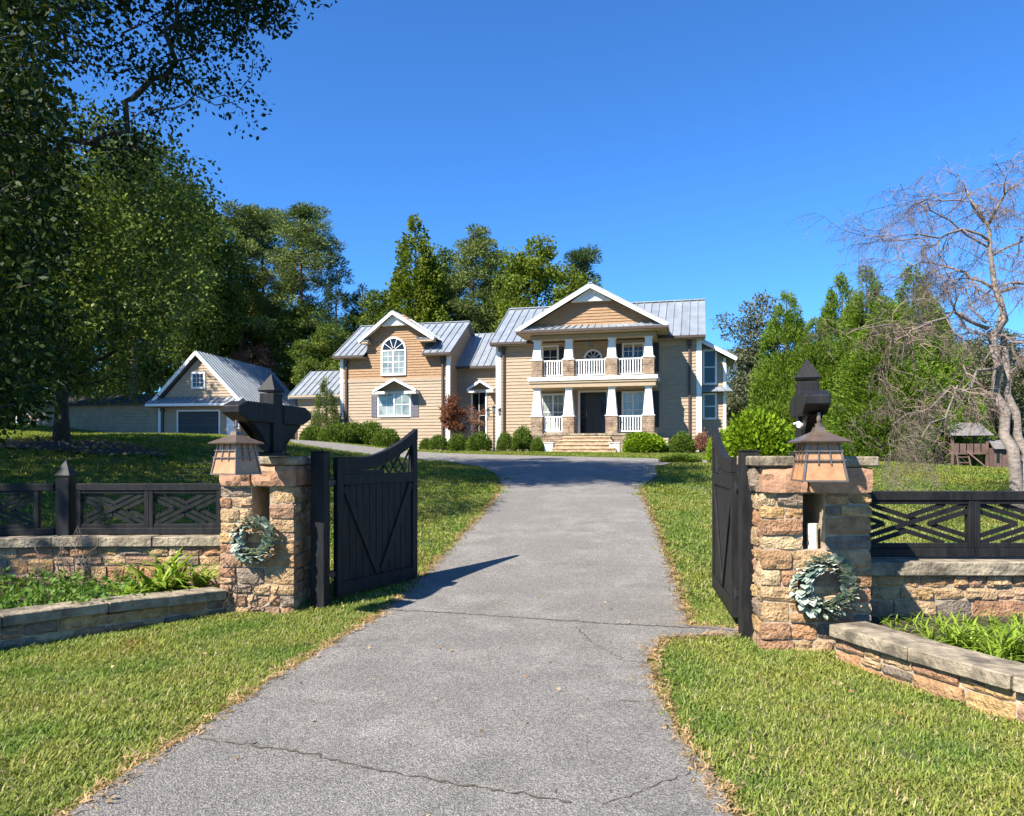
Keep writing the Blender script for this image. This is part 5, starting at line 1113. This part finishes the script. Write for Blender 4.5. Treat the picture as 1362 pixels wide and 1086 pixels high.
# ------------------------------------------------------------------ plants in the planters
def strap(name, label, cat, spots, n, ln, wd_, lm, seed, arch=1.0, group=None):
    rg = np.random.default_rng(seed); x0, y0, z0 = spots[0]; V = []; tn = []
    for (sx, sy, sz) in spots:
        for i in range(n):
            a = rg.uniform(0, 6.28); L_ = ln * rg.uniform(.55, 1.1); el = rg.uniform(.5, 1.45); d = np.array((math.cos(a) * math.cos(el), math.sin(a) * math.cos(el), math.sin(el))); p = np.array((sx - x0, sy - y0, sz - z0)) + np.array((rg.normal() * .03, rg.normal() * .03, 0)); side = unit(np.cross(d, (0, 0, 1.)))
            k = 7; prev = None; w0 = wd_ * rg.uniform(.7, 1.2); tv = rg.uniform(.1, .8) if rg.random() > .06 else 1
            for j in range(k + 1):
                s = j / k; w_ = w0 * (.55 + .9 * s if s < .4 else 1 - ((s - .4) / .6) ** 2) * .5 + .0008; q = (p - side * w_, p + side * w_ )
                if prev is not None: V += [prev[0], prev[1], q[1], q[0]]; tn.append(tv)
                prev = q; d = unit(d + np.array((math.cos(a) * .05, math.sin(a) * .05, -.20 * arch * rg.uniform(.6, 1.3)))); p = p + d * L_ / k
                p[2] = max(p[2], .02)
    o = link(bpy.data.objects.new(name, qmesh(name, np.array(V), 4, lm, np.array(tn)))); o.location = (x0, y0, z0); return tag(o, label, cat, group)
strap('strap_leaf_plant', 'large arching strap leaved plant in the left planter against the wall', 'plant', [(PW(222, 8.2), 8.2, .17), (PW(205, 8.1), 8.1, .17), (PW(240, 8.35), 8.35, .17)], 34, .72, .042, L['strap'], 1)
strap('strap_leaf_plant', 'smaller strap leaved clump beside the left stone pillar', 'plant', [(PW(272, 8.45), 8.45, .17), (PW(262, 8.3), 8.3, .17)], 26, .5, .034, L['strap'], 2)
strap('strap_leaf_plant', 'low sprawling strap clump leaning over the left planter cap', 'plant', [(PW(165, 7.75), 7.75, .17), (PW(185, 7.8), 7.8, .17)], 20, .42, .026, L['strap'], 3)
strap('long_grass_clump', 'long grassy clump in the right planter below the fence', 'plant', [(PW(1265, 5.7), 5.7, .2), (PW(1290, 5.6), 5.6, .2), (PW(1310, 5.8), 5.8, .2)], 60, .36, .016, L['strap'], 4)
strap('long_grass_clump', 'long grassy clump at the right picture edge of the planter', 'plant', [(PW(1345, 5.5), 5.5, .2), (PW(1370, 5.4), 5.4, .2), (PW(1330, 5.35), 5.35, .2)], 60, .40, .016, L['strap'], 5)
strap('long_grass_clump', 'short grass tufts growing between the right planter cap and the back wall', 'plant', [(PW(q, 6.2), 6.2 + .3 * (i % 2), .2) for i, q in enumerate(range(1190, 1400, 18))], 26, .17, .010, L['strap'], 8)
strap('long_grass_clump', 'sparse grassy tuft at the left end of the right planter', 'plant', [(PW(1235, 5.75), 5.75, .2)], 30, .25, .012, L['strap'], 6)
rg = np.random.default_rng(3); V = []
gc = [];
while len(gc) < 330:
    x, y = rg.uniform(-7.4, -3.4), rg.uniform(5.0, 8.6)
    if inpoly(x, y, plL) and CX + 1000 * x / y < 175 + rg.normal() * 25: gc.append((x, y, .16 + rg.uniform(.02, .16)))
P, off = clusters_pts(np.array(gc), .12, 22, rg, .8); o = link(bpy.data.objects.new('ground_cover', qmesh('ground_cover', leafquads(P, .075, .035, off, 1.0, rg, .1), 4, L['cover'], tintv(P, 0, 0, rg, 3)))); tag(o, 'bright green ground cover filling the left planter', 'ground cover', None, 'stuff')
b = MB(); 
for i in range(9):
    x = PW(rg.uniform(72, 108), 8.3); q = np.array((x, 8.3 + rg.uniform(-.2, .2), .15)); Q = [q.copy()]
    for j in range(7): q = q + np.array((rg.normal() * .03 + (i - 4) * .006, rg.normal() * .02, rg.uniform(.06, .13))); Q.append(q.copy())
    b.tube(Q, [.006] * 7 + [.003], 4)
o = b.build('bare_stems', M['twig']); tag(o, 'thin bare upright stems in front of the left wall corner', 'plant')
b = MB()
for i in range(5):
    q = np.array((PW(300 + i * 6, 7.7), 7.72, .1)); Q = [q.copy()]
    for j in range(8): q = q + np.array((rg.normal() * .035 + .01, -.005, rg.uniform(.0, .09))); Q.append(q.copy())
    b.tube(Q, .007, 4)
o = b.build('dry_vine', M['bark']); tag(o, 'dry brown vine stems at the foot of the left pillar', 'vine')

# ------------------------------------------------------------------ grass
def clump_src(seed, n, rad, h, wd_, m, flat=.0):
    rg = np.random.default_rng(seed); V = []; tn = []
    for i in range(n):
        a, q = rg.uniform(0, 6.28), rad * math.sqrt(rg.random()); p = np.array((math.cos(a) * q, math.sin(a) * q, -.004)); az_ = rg.uniform(0, 6.28); el = rg.uniform(.75, 1.45) * (1 - flat); d = np.array((math.cos(az_) * math.cos(el), math.sin(az_) * math.cos(el), math.sin(el))); sd2 = unit(np.cross(d, (0, 0, 1.))) ; L_ = h * rg.uniform(.6, 1.2); w_ = wd_ * rg.uniform(.7, 1.3) / 2
        p1 = p + d * L_ * .5; d2 = unit(d + np.array((math.cos(az_) * .5, math.sin(az_) * .5, -.35))); p2 = p1 + d2 * L_ * .5; t_ = np.clip(.45 + rg.normal() * .22, 0, .84) if rg.random() > .09 else 1
        V += [p - sd2 * w_, p + sd2 * w_, p1 + sd2 * w_ * .9, p1 - sd2 * w_ * .9, p1 - sd2 * w_ * .9, p1 + sd2 * w_ * .9, p2 + sd2 * w_ * .1, p2 - sd2 * w_ * .1]; tn += [t_, t_]
    return qmesh('grass_tuft', np.array(V), 4, m, np.array(tn))
def scatter(name, label, cat, pts, scl, srcs, tilt=.12, seed=0):
    me = bpy.data.meshes.new(name); me.vertices.add(len(pts)); me.vertices.foreach_set('co', np.asarray(pts, np.float32).ravel()); a = me.attributes.new('s', 'FLOAT', 'POINT'); a.data.foreach_set('value', np.asarray(scl, np.float32)); me.update()
    o = link(bpy.data.objects.new(name, me)); tag(o, label, cat, None, 'stuff')
    col = bpy.data.collections.new(name + '_sources')
    for i, s in enumerate(srcs): col.objects.link(bpy.data.objects.new(f'tuft', s))
    ng = bpy.data.node_groups.new(name, 'GeometryNodeTree'); ng.interface.new_socket('Geometry', in_out='INPUT', socket_type='NodeSocketGeometry'); ng.interface.new_socket('Geometry', in_out='OUTPUT', socket_type='NodeSocketGeometry')
    N = ng.nodes; gi, go = N.new('NodeGroupInput'), N.new('NodeGroupOutput'); ip = N.new('GeometryNodeInstanceOnPoints'); ci = N.new('GeometryNodeCollectionInfo'); ci.inputs[0].default_value = col; ci.inputs['Separate Children'].default_value = True; ci.inputs['Reset Children'].default_value = True
    mp = N.new('GeometryNodeMeshToPoints'); rv = N.new('FunctionNodeRandomValue'); rv.data_type = 'FLOAT_VECTOR'; rv.inputs[0].default_value = (-tilt, -tilt, 0); rv.inputs[1].default_value = (tilt, tilt, 6.283); rv.inputs['Seed'].default_value = seed
    na = N.new('GeometryNodeInputNamedAttribute'); na.data_type = 'FLOAT'; na.inputs[0].default_value = 's'
    lk = ng.links; lk.new(gi.outputs[0], mp.inputs[0]); lk.new(mp.outputs[0], ip.inputs['Points']); lk.new(ci.outputs[0], ip.inputs['Instance']); ip.inputs['Pick Instance'].default_value = True; lk.new(rv.outputs[0], ip.inputs['Rotation']); lk.new(na.outputs[0], ip.inputs['Scale']); lk.new(ip.outputs[0], go.inputs[0])
    md = o.modifiers.new('scatter', 'NODES'); md.node_group = ng; return o
houseboxes = []
def free(x, y, margin=0.):
    k = ~inpoly(x, y, drive_poly); k &= ~inpoly(x, y, plL) & ~inpoly(x, y, plR)
    for (cx, cy_, a, x0, x1, y0, y1) in ((HO[0], HO[1], HA, X0 - .3, bu1 + .2, -4.2, 8), (-20, 48, R(-9), -3, 3, -.3, 10), (2.575, 6.38, R(-5), -.46, .46, -.05, .8), (-2.66, 7.86, R(-3), -.4, .4, -.05, .8), (-22.75, 48.45, R(-14.5), -12, 0, 0, 5)):
        dx, dy = x - cx, y - cy_; u = dx * math.cos(a) + dy * math.sin(a); v = -dx * math.sin(a) + dy * math.cos(a); k &= ~((u > x0) & (u < x1) & (v > y0) & (v < y1))
    k &= ~(((x - BX - .5) / 2.6) ** 2 + ((y - BY + .6) / 1.5) ** 2 < .8)
    return k
def lawnpts(n, x0, x1, y0, y1, rg, cond=None):
    x, y = rg.uniform(x0, x1, n), rg.uniform(y0, y1, n); px = CX + 1000 * x / np.maximum(y, .1); k = free(x, y) & (px > -180) & (px < 1540)
    if cond is not None: k &= cond(x, y)
    x, y = x[k], y[k]; return np.stack([x, y, Hn(x, y)], 1)
rg = np.random.default_rng(8)
near = [clump_src(200 + i, 26, .075, .047, .0062, L['grass']) for i in range(6)]
P = lawnpts(int(8.5 * 4.6 * 620), -5.0, 5.5, 2.6, 8.4, rg); scatter('near_lawn_grass', 'mown lawn grass beside the driveway in front of the gates', 'grass', P, rg.uniform(.8, 1.3, len(P)) * (1 + .18 * np.sin(P[:, 0] * 2.1) * np.sin(P[:, 1] * 1.7)), near, seed=1)
mid = [clump_src(220 + i, 30, .14, .065, .012, L['grass']) for i in range(4)]
P = lawnpts(21000, -12, 13, 8.3, 17, rg); scatter('middle_lawn_grass', 'mown lawn grass just inside the gates', 'grass', P, rg.uniform(.7, 1.25, len(P)), mid, seed=2)
L['grassfar'] = leafmat('distant grass', (.15, .205, .026), (.25, .28, .06), .35, .7, (.32, .28, .12), patch=.5)
far = [clump_src(240 + i, 44, .30, .07, .022, L['grassfar']) for i in range(4)]
P = lawnpts(48000, -34, 38, 17, 52, rg); scatter('far_lawn_grass', 'mown lawn grass around the house and play set', 'grass', P, rg.uniform(.7, 1.3, len(P)), far, seed=3)
# dry thatch and fallen leaves along the drive edges
E = []
for side in (leftE, rightE[::-1]):
    a = [(-2.15, 2.6)] + side if side is leftE else [(1.0, 2.6)] + side
    for i in range(len(a) - 1):
        p, q = np.array(a[i]), np.array(a[i + 1]); n = int(np.linalg.norm(q - p) * 100); t_ = rg.random((n, 1)); z = p + (q - p) * t_ + rg.normal(size=(n, 2)) * .035; E.append(z)
E = np.concatenate(E); E = np.concatenate([E, Hn(E[:, 0], E[:, 1])[:, None] + .028], 1)
dry = [clump_src(260 + i, 9, .05, .045, .006, L['dry'], flat=.85) for i in range(4)]
scatter('edge_straw', 'tan dry straw and clippings along the driveway edges', 'straw', E, rg.uniform(.6, 1.4, len(E)), dry, tilt=.5, seed=5)
bl_ = rg.uniform(0, 6.28, 260); bq = rg.uniform(0, 1, 260) ** .5; fl = [np.stack([BX + .5 + 2.7 * np.cos(bl_) * bq, BY - .6 + 1.6 * np.sin(bl_) * bq, Hn(BX + .5 + 2.7 * np.cos(bl_) * bq, BY - .6 + 1.6 * np.sin(bl_) * bq) + .09], 1)];
for (x0, x1, y0, y1, n) in ((-1.6, 3.2, 3, 9, 60), (2.2, 5, 4.2, 6.2, 70), (-4, -1.5, 4, 8.2, 30), (-3.2, -1.0, 8, 9.6, 60)):
    x, y = rg.uniform(x0, x1, n), rg.uniform(y0, y1, n); fl.append(np.stack([x, y, Hn(x, y) + .045], 1))
fl = np.concatenate(fl); d2 = rg.normal(size=fl.shape); d2[:, 2] *= .25
o = link(bpy.data.objects.new('fallen_leaves', qmesh('fallen_leaves', leafquads(fl, np.where(np.arange(len(fl)) < 260, .16, .035), np.where(np.arange(len(fl)) < 260, .08, .022), d2, .1, rg), 4, L['dry'], rg.random(len(fl))))); tag(o, 'scattered small fallen leaves near the gate pillars', 'fallen leaves', None, 'stuff')
